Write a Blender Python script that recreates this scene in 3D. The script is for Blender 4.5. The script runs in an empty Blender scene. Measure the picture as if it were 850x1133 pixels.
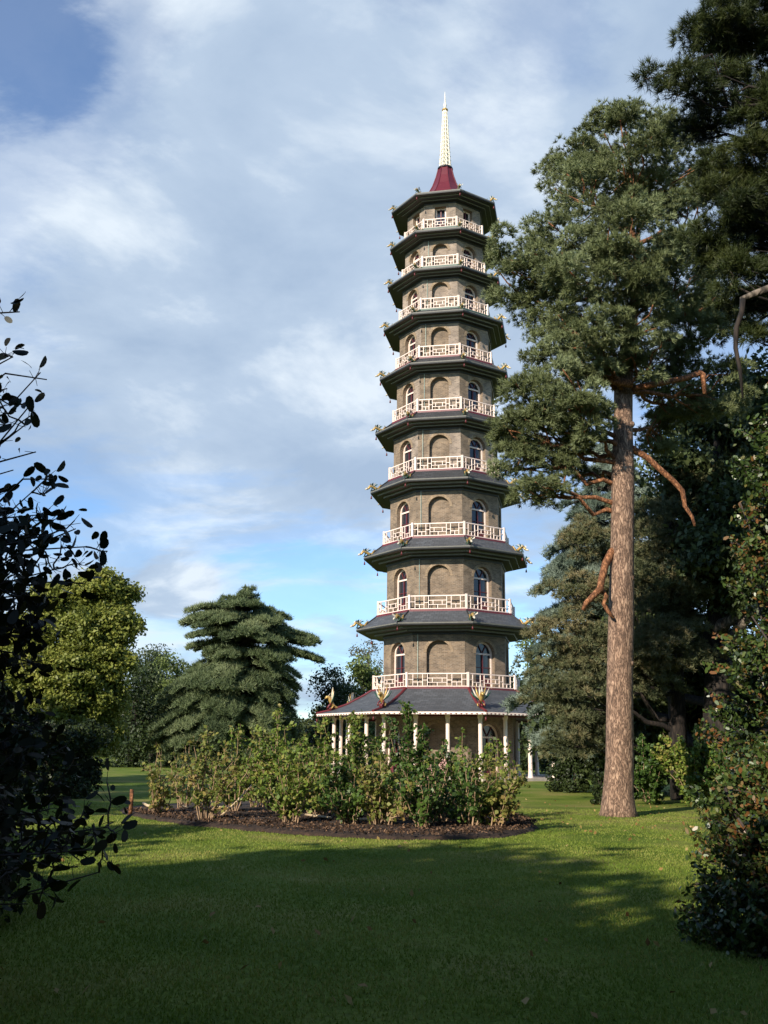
import bpy, math, random
import numpy as np
from math import sin, cos, pi, radians, tan
from mathutils import Matrix, Vector

R = math.radians
C = bpy.context.scene.collection
scene = bpy.context.scene
rng = np.random.default_rng(7)
random.seed(5)

# ------------------------------------------------------------------ camera geometry (used to survey real positions)
F, PITCH, ROLL, CAMZ = 1100.0, R(13.5), R(0.65), 1.6
def ray(x, y):
    a = (x-425)/F; b = -(y-566.5)/F
    a, b = a*cos(ROLL)-b*sin(ROLL), a*sin(ROLL)+b*cos(ROLL)
    return np.array([a, cos(PITCH)-b*sin(PITCH), sin(PITCH)+b*cos(PITCH)])
def P(x, y, d):
    v = ray(x, y); return np.array([0, 0, CAMZ])+v*d/v[1]
def G(x, y):
    v = ray(x, y); return np.array([0, 0, CAMZ])-v*CAMZ/v[2]
def mpp(d, y):      # metres per photo pixel at that distance
    return d/ray(425, y)[1]/F

# ------------------------------------------------------------------ materials
def newmat(name):
    m = bpy.data.materials.new(name); m.use_nodes = True
    nt = m.node_tree; b = nt.nodes['Principled BSDF']
    return m, nt, b
def N(nt, t, **kw):
    n = nt.nodes.new(t)
    for k, v in kw.items(): setattr(n, k, v)
    return n
def ramp(nt, stops, interp='LINEAR'):
    r = N(nt, 'ShaderNodeValToRGB'); e = r.color_ramp.elements
    r.color_ramp.interpolation = interp
    while len(e) < len(stops): e.new(.5)
    for i, (p, c) in enumerate(stops):
        e[i].position = p; e[i].color = (*c, 1)
    return r
def simple(name, col, rough=.6, metal=0, var=.15, scale=6, bump=0.0, spec=.5):
    m, nt, b = newmat(name)
    tc = N(nt, 'ShaderNodeTexCoord'); no = N(nt, 'ShaderNodeTexNoise')
    no.inputs['Scale'].default_value = scale; no.inputs['Detail'].default_value = 5
    nt.links.new(tc.outputs['Object'], no.inputs['Vector'])
    r = ramp(nt, [(.3, tuple(c*(1-var) for c in col)), (.7, tuple(min(1, c*(1+var)) for c in col))])
    nt.links.new(no.outputs['Fac'], r.inputs['Fac']); nt.links.new(r.outputs['Color'], b.inputs['Base Color'])
    b.inputs['Roughness'].default_value = rough; b.inputs['Metallic'].default_value = metal
    b.inputs['Specular IOR Level'].default_value = spec
    if bump:
        bp = N(nt, 'ShaderNodeBump'); bp.inputs['Strength'].default_value = bump; bp.inputs['Distance'].default_value = .03
        nt.links.new(no.outputs['Fac'], bp.inputs['Height']); nt.links.new(bp.outputs['Normal'], b.inputs['Normal'])
    return m
def leafmat(name, cols, rough=.5, trans=.25, spec=.3, nscale=.5):
    """per-leaf random tint (attribute v) plus broad clumps of tint"""
    m, nt, b = newmat(name)
    at = N(nt, 'ShaderNodeAttribute', attribute_name='v')
    tc = N(nt, 'ShaderNodeTexCoord'); no = N(nt, 'ShaderNodeTexNoise')
    no.inputs['Scale'].default_value = nscale; no.inputs['Detail'].default_value = 2
    nt.links.new(tc.outputs['Object'], no.inputs['Vector'])
    mx = N(nt, 'ShaderNodeMath', operation='MULTIPLY_ADD')
    nt.links.new(no.outputs['Fac'], mx.inputs[0]); mx.inputs[1].default_value = 1.5; mx.inputs[2].default_value = -.75
    ad = N(nt, 'ShaderNodeMath', operation='ADD', use_clamp=True)
    nt.links.new(mx.outputs[0], ad.inputs[0]); nt.links.new(at.outputs['Fac'], ad.inputs[1])
    n = len(cols)
    r = ramp(nt, [(i/(n-1) if n > 1 else 0, c) for i, c in enumerate(cols)])
    nt.links.new(ad.outputs[0], r.inputs['Fac']); nt.links.new(r.outputs['Color'], b.inputs['Base Color'])
    b.inputs['Roughness'].default_value = rough; b.inputs['Specular IOR Level'].default_value = spec
    tr = N(nt, 'ShaderNodeBsdfTranslucent'); ms = N(nt, 'ShaderNodeMixShader'); ms.inputs[0].default_value = trans
    nt.links.new(r.outputs['Color'], tr.inputs['Color'])
    nt.links.new(b.outputs[0], ms.inputs[1]); nt.links.new(tr.outputs[0], ms.inputs[2])
    nt.links.new(ms.outputs[0], nt.nodes['Material Output'].inputs['Surface'])
    return m
def brickmat(name, c1, c2, mort, grey=0.0):
    m, nt, b = newmat(name)
    tc = N(nt, 'ShaderNodeTexCoord'); br = N(nt, 'ShaderNodeTexBrick')
    br.inputs['Scale'].default_value = 1; br.inputs['Brick Width'].default_value = .235; br.inputs['Row Height'].default_value = .082
    br.inputs['Mortar Size'].default_value = .012; br.inputs['Bias'].default_value = -.1
    br.inputs['Color1'].default_value = (*c1, 1); br.inputs['Color2'].default_value = (*c2, 1); br.inputs['Mortar'].default_value = (*mort, 1)
    nt.links.new(tc.outputs['UV'], br.inputs['Vector'])
    no = N(nt, 'ShaderNodeTexNoise'); no.inputs['Scale'].default_value = 1.3; no.inputs['Detail'].default_value = 6
    nt.links.new(tc.outputs['UV'], no.inputs['Vector'])
    r = ramp(nt, [(.3, (.62, .6, .58)), (.7, (1.28, 1.25, 1.22))])
    nt.links.new(no.outputs['Fac'], r.inputs['Fac'])
    mx = N(nt, 'ShaderNodeMix', data_type='RGBA', blend_type='MULTIPLY'); mx.inputs[0].default_value = 1
    nt.links.new(br.outputs['Color'], mx.inputs[6]); nt.links.new(r.outputs['Color'], mx.inputs[7])
    # scattered replaced pale bricks
    n2 = N(nt, 'ShaderNodeTexNoise'); n2.inputs['Scale'].default_value = 9; n2.inputs['Detail'].default_value = 3
    nt.links.new(tc.outputs['UV'], n2.inputs['Vector'])
    r2 = ramp(nt, [(.54, (0, 0, 0)), (.72, (.3+grey, .3+grey, .3+grey))]); nt.links.new(n2.outputs['Fac'], r2.inputs['Fac'])
    m2 = N(nt, 'ShaderNodeMix', data_type='RGBA'); nt.links.new(r2.outputs['Color'], m2.inputs[0])
    nt.links.new(mx.outputs[2], m2.inputs[6]); m2.inputs[7].default_value = (.36, .31, .24, 1)
    nt.links.new(m2.outputs[2], b.inputs['Base Color']); b.inputs['Roughness'].default_value = .85
    bp = N(nt, 'ShaderNodeBump'); bp.inputs['Strength'].default_value = .5; bp.inputs['Distance'].default_value = .01
    nt.links.new(br.outputs['Fac'], bp.inputs['Height']); bp.invert = True
    nt.links.new(bp.outputs['Normal'], b.inputs['Normal'])
    return m
def slatemat(name, col):
    m, nt, b = newmat(name)
    tc = N(nt, 'ShaderNodeTexCoord'); br = N(nt, 'ShaderNodeTexBrick')
    br.inputs['Scale'].default_value = 1; br.inputs['Brick Width'].default_value = .3; br.inputs['Row Height'].default_value = .2
    br.inputs['Mortar Size'].default_value = .012
    br.inputs['Color1'].default_value = (*[c*.8 for c in col], 1); br.inputs['Color2'].default_value = (*[c*1.25 for c in col], 1)
    br.inputs['Mortar'].default_value = (*[c*.45 for c in col], 1)
    nt.links.new(tc.outputs['UV'], br.inputs['Vector']); nt.links.new(br.outputs['Color'], b.inputs['Base Color'])
    b.inputs['Roughness'].default_value = .6
    bp = N(nt, 'ShaderNodeBump'); bp.inputs['Strength'].default_value = .4; bp.inputs['Distance'].default_value = .01; bp.invert = True
    nt.links.new(br.outputs['Fac'], bp.inputs['Height']); nt.links.new(bp.outputs['Normal'], b.inputs['Normal'])
    return m
def barkmat(name, c1, c2, scale=9, stretch=.25, c3=None):
    m, nt, b = newmat(name)
    tc = N(nt, 'ShaderNodeTexCoord'); mp = N(nt, 'ShaderNodeMapping'); mp.inputs['Scale'].default_value = (1, 1, stretch)
    nt.links.new(tc.outputs['Object'], mp.inputs['Vector'])
    vo = N(nt, 'ShaderNodeTexVoronoi', feature='DISTANCE_TO_EDGE'); vo.inputs['Scale'].default_value = scale
    no = N(nt, 'ShaderNodeTexNoise'); no.inputs['Scale'].default_value = scale*.8; no.inputs['Detail'].default_value = 8
    nt.links.new(mp.outputs[0], no.inputs['Vector'])
    mix = N(nt, 'ShaderNodeMix', data_type='RGBA'); mix.inputs[0].default_value = .25
    nt.links.new(mp.outputs[0], mix.inputs[6]); nt.links.new(no.outputs['Color'], mix.inputs[7])
    nt.links.new(mix.outputs[2], vo.inputs['Vector'])
    r = ramp(nt, [(0, tuple(c*.32 for c in c1)), (.1, c1), (.35, c2)])
    nt.links.new(vo.outputs['Distance'], r.inputs['Fac'])
    r2 = ramp(nt, [(.3, (.55, .52, .5)), (.72, (1.25, 1.2, 1.15))]); nt.links.new(no.outputs['Fac'], r2.inputs['Fac'])
    mx = N(nt, 'ShaderNodeMix', data_type='RGBA', blend_type='MULTIPLY'); mx.inputs[0].default_value = 1
    nt.links.new(r.outputs['Color'], mx.inputs[6]); nt.links.new(r2.outputs['Color'], mx.inputs[7])
    nt.links.new(mx.outputs[2], b.inputs['Base Color']); b.inputs['Roughness'].default_value = .9
    bp = N(nt, 'ShaderNodeBump'); bp.inputs['Strength'].default_value = .9; bp.inputs['Distance'].default_value = .05
    nt.links.new(r.outputs['Color'], bp.inputs['Height']); nt.links.new(bp.outputs['Normal'], b.inputs['Normal'])
    return m

M = {}
M['brick'] = brickmat('stock_brick', (.23, .165, .108), (.11, .078, .053), (.24, .2, .155))
M['brick_grey'] = brickmat('greyed_brick', (.32, .25, .195), (.15, .115, .09), (.32, .28, .24), .1)
M['arch'] = brickmat('rubbed_brick', (.36, .26, .165), (.24, .17, .11), (.22, .18, .13))
M['cream'] = simple('cream_paint', (.80, .68, .54), .5, var=.05)
M['pink'] = simple('pale_pink_paint', (.84, .68, .58), .5, var=.05)
M['black'] = simple('black_paint', (.016, .016, .017), .45, var=.3)
M['mould'] = simple('moulding_paint', (.17, .165, .145), .55, var=.15)
M['slate'] = slatemat('grey_slate', (.075, .08, .085))
M['slate_dark'] = slatemat('dark_slate', (.04, .043, .045))
M['maroon'] = simple('maroon_paint', (.13, .018, .022), .4, var=.15)
M['green'] = simple('dark_green_paint', (.02, .07, .045), .4, var=.2)
M['redroof'] = simple('red_sheet_roof', (.12, .014, .02), .4, var=.12, scale=2)
M['gold'] = simple('gold_leaf', (.5, .32, .1), .4, metal=.4, var=.15)
M['ivory'] = simple('ivory_paint', (.86, .8, .66), .4, var=.08)
M['pearl'] = simple('pearl_paint', (.55, .5, .4), .45, var=.3, scale=14)
M['glass'] = simple('dark_glass', (.018, .022, .028), .08, var=.2, spec=.8)
M['curtain'] = simple('maroon_inner_leaf', (.11, .02, .025), .5, var=.1)
M['stone'] = simple('stone_paving', (.42, .36, .29), .85, var=.18, scale=3, bump=.2)
M['pipe'] = simple('verdigris_pipe', (.42, .5, .43), .5, var=.1)
M['soffit'] = simple('boarded_ceiling', (.3, .22, .16), .7, var=.1)
M['pinebark'] = barkmat('scots_pine_bark', (.25, .16, .11), (.43, .30, .21), 14, .3)
M['orangebark'] = barkmat('orange_pine_bark', (.22, .09, .035), (.4, .19, .09), 12, .5)
M['darkbark'] = barkmat('dark_bark', (.018, .013, .01), (.045, .034, .026), 10, .25)  # dark bark, deepened in the colour to stand for shade on the oak trunk
M['greybark'] = barkmat('grey_bark', (.1, .085, .065), (.26, .22, .18), 10, .3)
M['stem'] = simple('tan_stem', (.33, .22, .13), .8, var=.3)
M['log'] = simple('pale_cut_branch', (.55, .42, .26), .8, var=.25)
M['twig'] = simple('dark_twig', (.05, .036, .028), .8, var=.3)
M['pine'] = leafmat('pine_needles', [(.05, .062, .02), (.15, .175, .068), (.25, .29, .145)], .55, .1, .3, .45)
M['pineolive'] = leafmat('olive_pine_needles', [(.05, .06, .026), (.12, .135, .062), (.23, .19, .095)], .6, .12, .3, .4)
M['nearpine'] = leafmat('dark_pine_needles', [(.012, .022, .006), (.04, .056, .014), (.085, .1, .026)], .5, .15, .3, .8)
M['blue'] = leafmat('blue_cedar_needles', [(.05, .075, .05), (.13, .17, .125), (.24, .29, .225)], .6, .1, .3, .4)
M['cedar'] = leafmat('cedar_needles', [(.045, .068, .028), (.11, .145, .06), (.21, .245, .115)], .6, .1, .3, .25)
M['lime'] = leafmat('yellow_green_leaves', [(.08, .1, .018), (.2, .23, .04), (.33, .33, .075)], .5, .3, .3, .35)
M['mid'] = leafmat('mid_green_leaves', [(.06, .085, .02), (.13, .17, .045), (.19, .23, .07)], .5, .25, .3, .3)
M['autumn'] = leafmat('brownish_leaves', [(.05, .04, .02), (.11, .1, .045), (.16, .15, .07)], .55, .25, .3, .3)
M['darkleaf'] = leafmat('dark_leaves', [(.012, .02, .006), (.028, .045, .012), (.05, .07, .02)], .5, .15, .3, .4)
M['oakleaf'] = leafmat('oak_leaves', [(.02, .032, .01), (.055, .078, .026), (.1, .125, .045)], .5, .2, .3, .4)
M['far'] = leafmat('far_leaves', [(.02, .032, .012), (.045, .062, .02), (.08, .09, .03)], .6, .15, .2, .08)
M['holly'] = leafmat('glossy_leaves', [(.02, .038, .009), (.035, .06, .014), (.06, .1, .022), (.09, .12, .03), (.17, .075, .025)], .36, .1, .4, 1.5)
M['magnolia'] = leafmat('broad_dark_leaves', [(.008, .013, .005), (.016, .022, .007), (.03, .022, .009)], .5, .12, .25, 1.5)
M['shrub'] = leafmat('shrub_leaves', [(.06, .1, .016), (.13, .2, .03), (.22, .28, .05), (.3, .25, .07)], .5, .3, .3, .9)
M['shrubolive'] = leafmat('turning_shrub_leaves', [(.09, .12, .02), (.17, .2, .04), (.25, .25, .06), (.3, .2, .07)], .55, .3, .3, .9)
M['shrubdark'] = leafmat('deep_green_shrub_leaves', [(.025, .055, .01), (.055, .105, .018), (.1, .16, .03)], .45, .25, .35, .9)
M['bloom'] = simple('faded_pink_bloom', (.5, .3, .26), .8, var=.2)

def tag(o, label=None, cat=None, group=None, kind=None):
    if label: o['label'] = label
    if cat: o['category'] = cat
    if group: o['group'] = group
    if kind: o['kind'] = kind
    return o
def empty(name, loc, rz=0):
    o = bpy.data.objects.new(name, None); C.objects.link(o); o.location = loc; o.rotation_euler = (0, 0, rz); return o
def copy_tree(o, parent=None):
    c = o.copy(); C.objects.link(c)
    if parent: c.parent = parent
    for ch in o.children: copy_tree(ch, c)
    return c

# ------------------------------------------------------------------ mesh builders
class MB:
    def __init__(s): s.v = []; s.f = []; s.m = []; s.uv = []; s.mats = []
    def mi(s, mat):
        if mat not in s.mats: s.mats.append(mat)
        return s.mats.index(mat)
    def poly(s, pts, mat, uv=None):
        b = len(s.v); s.v += [tuple(p) for p in pts]; s.f.append(tuple(range(b, b+len(pts)))); s.m.append(s.mi(mat))
        s.uv.append(uv if uv else [(0, 0)]*len(pts))
    def box(s, o, ax, ay, az, mat):
        """o = centre; ax, ay, az = half-extent vectors"""
        o, ax, ay, az = map(np.array, (o, ax, ay, az))
        c = [o+i*ax+j*ay+k*az for i in (-1, 1) for j in (-1, 1) for k in (-1, 1)]
        for q in ((0, 1, 3, 2), (4, 6, 7, 5), (0, 4, 5, 1), (2, 3, 7, 6), (0, 2, 6, 4), (1, 5, 7, 3)):
            s.poly([c[i] for i in q], mat)
    def tube(s, pts, rad, mat, n=8, cap=True):
        pts = [np.array(p, float) for p in pts]
        if not hasattr(rad, '__len__'): rad = [rad]*len(pts)
        b = len(s.v); prev = None
        for i, p in enumerate(pts):
            d = pts[min(i+1, len(pts)-1)]-pts[max(i-1, 0)]; d = d/(np.linalg.norm(d)+1e-9)
            if prev is None:
                u = np.cross(d, [0, 0, 1.]) if abs(d[2]) < .9 else np.cross(d, [1., 0, 0])
            else: u = prev-d*np.dot(prev, d)
            u /= np.linalg.norm(u)+1e-9; w = np.cross(d, u); prev = u
            for k in range(n):
                a = 2*pi*k/n; s.v.append(tuple(p+rad[i]*(cos(a)*u+sin(a)*w)))
        for i in range(len(pts)-1):
            for k in range(n):
                a = b+i*n+k; c = b+i*n+(k+1) % n
                s.f.append((a, c, c+n, a+n)); s.m.append(s.mi(mat)); s.uv.append([(0, 0)]*4)
        if cap:
            s.f.append(tuple(b+(len(pts)-1)*n+k for k in range(n))); s.m.append(s.mi(mat)); s.uv.append([(0, 0)]*n)
            s.f.append(tuple(b+n-1-k for k in range(n))); s.m.append(s.mi(mat)); s.uv.append([(0, 0)]*n)
    def build(s, name, parent=None, smooth=False, link=True):
        me = bpy.data.meshes.new(name); me.from_pydata(s.v, [], s.f)
        for m in s.mats: me.materials.append(m)
        me.polygons.foreach_set('material_index', s.m)
        uvl = me.uv_layers.new(name='UVMap'); uvl.data.foreach_set('uv', [c for u in s.uv for q in u for c in q])
        if smooth: me.polygons.foreach_set('use_smooth', [True]*len(me.polygons))
        me.update()
        o = bpy.data.objects.new(name, me); C.objects.link(o)
        if parent: o.parent = parent
        return o

def np_mesh(name, V, k, mat, v=None, parent=None):
    """V: (n*k,3) vertices, every k make a face"""
    n = len(V)//k
    me = bpy.data.meshes.new(name)
    me.vertices.add(len(V)); me.vertices.foreach_set('co', np.asarray(V, np.float32).ravel())
    me.loops.add(n*k); me.loops.foreach_set('vertex_index', np.arange(n*k, dtype=np.int32))
    me.polygons.add(n); me.polygons.foreach_set('loop_start', np.arange(0, n*k, k, dtype=np.int32))
    me.materials.append(mat)
    if v is not None:
        a = me.attributes.new('v', 'FLOAT', 'POINT'); a.data.foreach_set('value', np.repeat(v, k).astype(np.float32))
    me.update(calc_edges=True); me.validate()
    o = bpy.data.objects.new(name, me); C.objects.link(o)
    if parent: o.parent = parent
    return o
def unit(a): return a/(np.linalg.norm(a, axis=-1, keepdims=True)+1e-9)
def rdir(n): return unit(rng.normal(size=(n, 3)))
def leaves(c, size, nrm=None, wid=.5, k=4, nb=.6, dirb=None):
    """leaf faces at centres c; normals biased to nrm; k=4 diamond, k=3 triangle, 6 rounded"""
    n = len(c); size = np.broadcast_to(size, n)[:, None]
    nn = rdir(n) if nrm is None else unit(nrm*nb+rdir(n)*(1-nb*.5))
    d = rdir(n)
    if dirb is not None: d = unit(d*.6+dirb)
    d = unit(d-nn*(d*nn).sum(1, keepdims=True)); s = np.cross(nn, d)
    if k == 4:
        q = [c-d*size*.5, c+s*size*wid*.5+nn*size*.08, c+d*size*.5, c-s*size*wid*.5+nn*size*.08]
    elif k == 3:
        q = [c-s*size*wid*.5, c+s*size*wid*.5, c+d*size]
    else:
        q = []
        for a in np.linspace(0, 2*pi, k, endpoint=False):
            w = wid*.5*(1+.18*cos(a))
            q.append(c+d*size*.5*cos(a)+s*size*w*sin(a)+nn*size*.1*abs(sin(a)))
    return np.stack(q, 1).reshape(-1, 3)
def tufts(c, ax, L, K, wid, spread=.85):
    """needle tufts: K thin triangles from each centre, round axis ax"""
    n = len(c); c = np.repeat(c, K, 0); ax = np.repeat(ax, K, 0); L = np.repeat(np.broadcast_to(L, n), K)[:, None]
    d = unit(ax+rdir(n*K)*spread); s = unit(np.cross(d, rdir(n*K)))*wid*.5
    L = L*rng.uniform(.7, 1.1, (n*K, 1)); o = c+d*L*.08+rdir(n*K)*L*.15
    return np.stack([o-s, o+s, o+d*L], 1).reshape(-1, 3)
def ball(n, shell=.6):
    r = (shell**3+(1-shell**3)*rng.random(n))**(1/3); return rdir(n)*r[:, None]

def crown_points(lobes, pads, per, padr=.3, flat=.7, up=.15, shell=.65):
    """lobes: (centre, radius xyz). Returns points, normals, pad ids: foliage in small pads on the lobes' shells"""
    Pt, Nm, Tid, PC = [], [], [], []; k = 0
    for c, r in lobes:
        r = np.array(r if hasattr(r, '__len__') else (r, r, r*.8)); c = np.array(c)
        npad = max(3, int(pads*(r.mean()**2)))
        q = ball(npad, shell)
        pc = c+q*r
        pr = padr*rng.uniform(.6, 1.35, npad)
        for i in range(npad):
            m = max(3, int(per*(pr[i]/padr)**2)); b = ball(m, .55); b[:, 2] = np.where(b[:, 2] < -.2, b[:, 2]*-.3, b[:, 2])
            p = pc[i]+b*np.array([1, 1, flat])*pr[i]
            Pt.append(p); Nm.append(unit(b+q[i]*.5+np.array([0, 0, up*2]))); Tid.append(np.full(m, k)); k += 1
            PC.append(pc[i])
    return np.concatenate(Pt), np.concatenate(Nm), np.concatenate(Tid), np.array(PC)

def branch_mb(mb, a, b, r0, r1, mat, seg=5, wob=.1, sag=.0, n=6):
    a = np.array(a, float); b = np.array(b, float); L = np.linalg.norm(b-a); pts = []; rr = []
    for i in range(seg+1):
        t = i/seg; p = a*(1-t)+b*t
        if 0 < i < seg: p = p+rng.normal(size=3)*wob*L*.35
        p[2] += -sag*L*sin(pi*t); pts.append(p); rr.append(r0*(1-t)+r1*t)
    mb.tube(pts, rr, mat, n); return pts
def limbs(mb, trunk, lobes, mat, r0=.12, PC=None, sub=5, r1=.02):
    """limbs from nearest lower trunk point to each lobe, then twigs to pads"""
    T = np.array(trunk)
    dense = np.concatenate([T[i]+(T[i+1]-T[i])*np.linspace(0, 1, 8)[:, None] for i in range(len(T)-1)])
    for c, r in lobes:
        c = np.array(c); rm = np.mean(r)
        tgt = c.copy(); tgt[2] -= rm*.35
        dd = np.linalg.norm(dense-tgt, axis=1)+np.where(dense[:, 2] > tgt[2]-.3, 3, 0)
        a = dense[np.argmin(dd)]
        pts = branch_mb(mb, a, tgt, r0, r0*.45, mat, 6, .12, -.06)
        if PC is not None and sub:
            d = np.linalg.norm(PC-c, axis=1); idx = np.where(d < rm*1.15)[0]
            for j in rng.permutation(idx)[:sub]:
                branch_mb(mb, pts[rng.integers(3, 7)], PC[j], r0*.35, r1, mat, 4, .12, 0, 5)

# ------------------------------------------------------------------ sky, sun, camera
SUN_AZ, SUN_EL = R(35), R(25)        # behind the camera, to its left
sdir = Vector((-sin(SUN_AZ)*cos(SUN_EL), -cos(SUN_AZ)*cos(SUN_EL), sin(SUN_EL)))
sd = bpy.data.lights.new('sun', 'SUN'); sd.energy = 4.9; sd.angle = R(.5); sd.color = (1, .9, .76)
so = bpy.data.objects.new('sun', sd); C.objects.link(so); so.rotation_euler = sdir.to_track_quat('Z', 'Y').to_euler()
so.location = (-20, -30, 40)

w = bpy.data.worlds.new('World'); scene.world = w; w.use_nodes = True
nt = w.node_tree; nt.nodes.clear()
out = N(nt, 'ShaderNodeOutputWorld'); bg = N(nt, 'ShaderNodeBackground'); bg2 = N(nt, 'ShaderNodeBackground')
sky = N(nt, 'ShaderNodeTexSky', sky_type='NISHITA'); sky.sun_disc = False
sky.sun_elevation = SUN_EL; sky.sun_rotation = math.atan2(sdir.x, sdir.y); sky.altitude = 0
sky.air_density = 1.0; sky.dust_density = .1; sky.ozone_density = 3.0
_gm = N(nt, 'ShaderNodeMix', data_type='RGBA', blend_type='MULTIPLY'); _gm.inputs[0].default_value = 1; _gm.inputs[7].default_value = (.84, .98, 1.14, 1)
nt.links.new(sky.outputs[0], _gm.inputs[6]); nt.links.new(_gm.outputs[2], bg.inputs['Color']); bg.inputs['Strength'].default_value = .125
tc = N(nt, 'ShaderNodeTexCoord'); sep = N(nt, 'ShaderNodeSeparateXYZ'); nt.links.new(tc.outputs['Generated'], sep.inputs[0])
zz = N(nt, 'ShaderNodeMath', operation='ADD'); zz.inputs[1].default_value = .22; nt.links.new(sep.outputs['Z'], zz.inputs[0])
dx = N(nt, 'ShaderNodeMath', operation='DIVIDE'); dy = N(nt, 'ShaderNodeMath', operation='DIVIDE')
nt.links.new(sep.outputs['X'], dx.inputs[0]); nt.links.new(zz.outputs[0], dx.inputs[1])
nt.links.new(sep.outputs['Y'], dy.inputs[0]); nt.links.new(zz.outputs[0], dy.inputs[1])
cb = N(nt, 'ShaderNodeCombineXYZ'); nt.links.new(dx.outputs[0], cb.inputs[0]); nt.links.new(dy.outputs[0], cb.inputs[1])
mp = N(nt, 'ShaderNodeMapping'); mp.inputs['Location'].default_value = (3.1, 1.7, 0); mp.inputs['Rotation'].default_value = (0, 0, R(38)); mp.inputs['Scale'].default_value = (.8, 1.25, 1)
nt.links.new(cb.outputs[0], mp.inputs[0])
n1 = N(nt, 'ShaderNodeTexNoise'); n1.inputs['Scale'].default_value = 1.5; n1.inputs['Detail'].default_value = 9; n1.inputs['Roughness'].default_value = .62; n1.inputs['Distortion'].default_value = .25
nt.links.new(mp.outputs[0], n1.inputs['Vector'])
# where the sheet of cloud thins (world directions)
_am = N(nt, 'ShaderNodeMath', operation='MULTIPLY_ADD'); nt.links.new(n1.outputs['Fac'], _am.inputs[0]); _am.inputs[1].default_value = 3.6; _am.inputs[2].default_value = -1.2
cover = _am.outputs[0]
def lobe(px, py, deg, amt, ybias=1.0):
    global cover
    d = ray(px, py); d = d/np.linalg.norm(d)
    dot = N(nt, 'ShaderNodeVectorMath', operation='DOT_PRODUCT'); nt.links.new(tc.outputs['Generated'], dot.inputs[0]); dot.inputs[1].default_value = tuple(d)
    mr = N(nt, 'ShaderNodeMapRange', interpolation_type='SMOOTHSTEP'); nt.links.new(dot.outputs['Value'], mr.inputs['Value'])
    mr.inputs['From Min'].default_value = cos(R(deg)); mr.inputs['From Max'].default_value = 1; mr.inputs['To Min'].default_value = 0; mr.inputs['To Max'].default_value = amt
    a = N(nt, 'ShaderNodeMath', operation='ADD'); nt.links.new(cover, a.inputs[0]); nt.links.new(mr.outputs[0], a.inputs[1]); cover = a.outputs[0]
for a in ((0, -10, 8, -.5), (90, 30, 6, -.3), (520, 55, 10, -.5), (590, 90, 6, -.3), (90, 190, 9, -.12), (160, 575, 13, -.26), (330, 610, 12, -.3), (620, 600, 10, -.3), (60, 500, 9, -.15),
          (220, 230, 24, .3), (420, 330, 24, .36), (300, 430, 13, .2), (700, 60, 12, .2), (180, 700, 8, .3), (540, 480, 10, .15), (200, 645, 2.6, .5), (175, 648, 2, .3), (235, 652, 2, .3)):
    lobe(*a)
# cloud cover cut outside the view so the unseen sky lights shadows less
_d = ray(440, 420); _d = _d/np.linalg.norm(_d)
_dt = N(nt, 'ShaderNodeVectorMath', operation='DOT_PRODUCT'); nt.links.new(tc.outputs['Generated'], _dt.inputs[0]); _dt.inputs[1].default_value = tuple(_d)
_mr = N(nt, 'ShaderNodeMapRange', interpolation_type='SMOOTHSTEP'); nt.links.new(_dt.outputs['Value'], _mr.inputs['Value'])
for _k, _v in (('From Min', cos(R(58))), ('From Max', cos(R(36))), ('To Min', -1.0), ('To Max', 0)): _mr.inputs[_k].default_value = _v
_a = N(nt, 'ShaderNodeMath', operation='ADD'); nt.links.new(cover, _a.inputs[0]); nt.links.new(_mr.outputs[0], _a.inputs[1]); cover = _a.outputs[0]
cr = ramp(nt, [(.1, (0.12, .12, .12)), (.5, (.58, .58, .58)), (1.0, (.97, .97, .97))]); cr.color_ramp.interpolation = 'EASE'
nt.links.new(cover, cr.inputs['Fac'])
mp2 = N(nt, 'ShaderNodeMapping'); mp2.inputs['Location'].default_value = (8, 3, 0); mp2.inputs['Rotation'].default_value = (0, 0, R(30)); nt.links.new(cb.outputs[0], mp2.inputs[0])
n2 = N(nt, 'ShaderNodeTexNoise'); n2.inputs['Scale'].default_value = 2.0; n2.inputs['Detail'].default_value = 9; n2.inputs['Roughness'].default_value = .58; n2.inputs['Distortion'].default_value = .3
nt.links.new(mp2.outputs[0], n2.inputs['Vector'])
cc = ramp(nt, [(.36, (.30, .39, .52)), (.5, (.38, .47, .59)), (.61, (.60, .67, .74))]); nt.links.new(n2.outputs['Fac'], cc.inputs['Fac'])
nt.links.new(cc.outputs['Color'], bg2.inputs['Color']); bg2.inputs['Strength'].default_value = 1.0
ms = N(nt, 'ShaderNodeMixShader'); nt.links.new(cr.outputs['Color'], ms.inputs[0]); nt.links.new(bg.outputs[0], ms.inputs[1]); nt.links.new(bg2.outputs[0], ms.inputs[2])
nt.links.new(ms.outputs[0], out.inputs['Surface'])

cam = bpy.data.cameras.new('camera'); co = bpy.data.objects.new('camera', cam); C.objects.link(co); scene.camera = co
cam.sensor_fit = 'VERTICAL'; cam.sensor_height = 36; cam.lens = F/1133*36; cam.clip_end = 5000; cam.clip_start = .1
co.matrix_world = Matrix.Translation((0, 0, CAMZ)) @ Matrix.Rotation(pi/2+PITCH, 4, 'X') @ Matrix.Rotation(ROLL, 4, 'Z')
scene.view_settings.view_transform = 'Standard'; scene.view_settings.look = 'None'; scene.view_settings.exposure = .46; scene.view_settings.gamma = 1
scene.render.resolution_x = 768; scene.render.resolution_y = 1024

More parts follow.
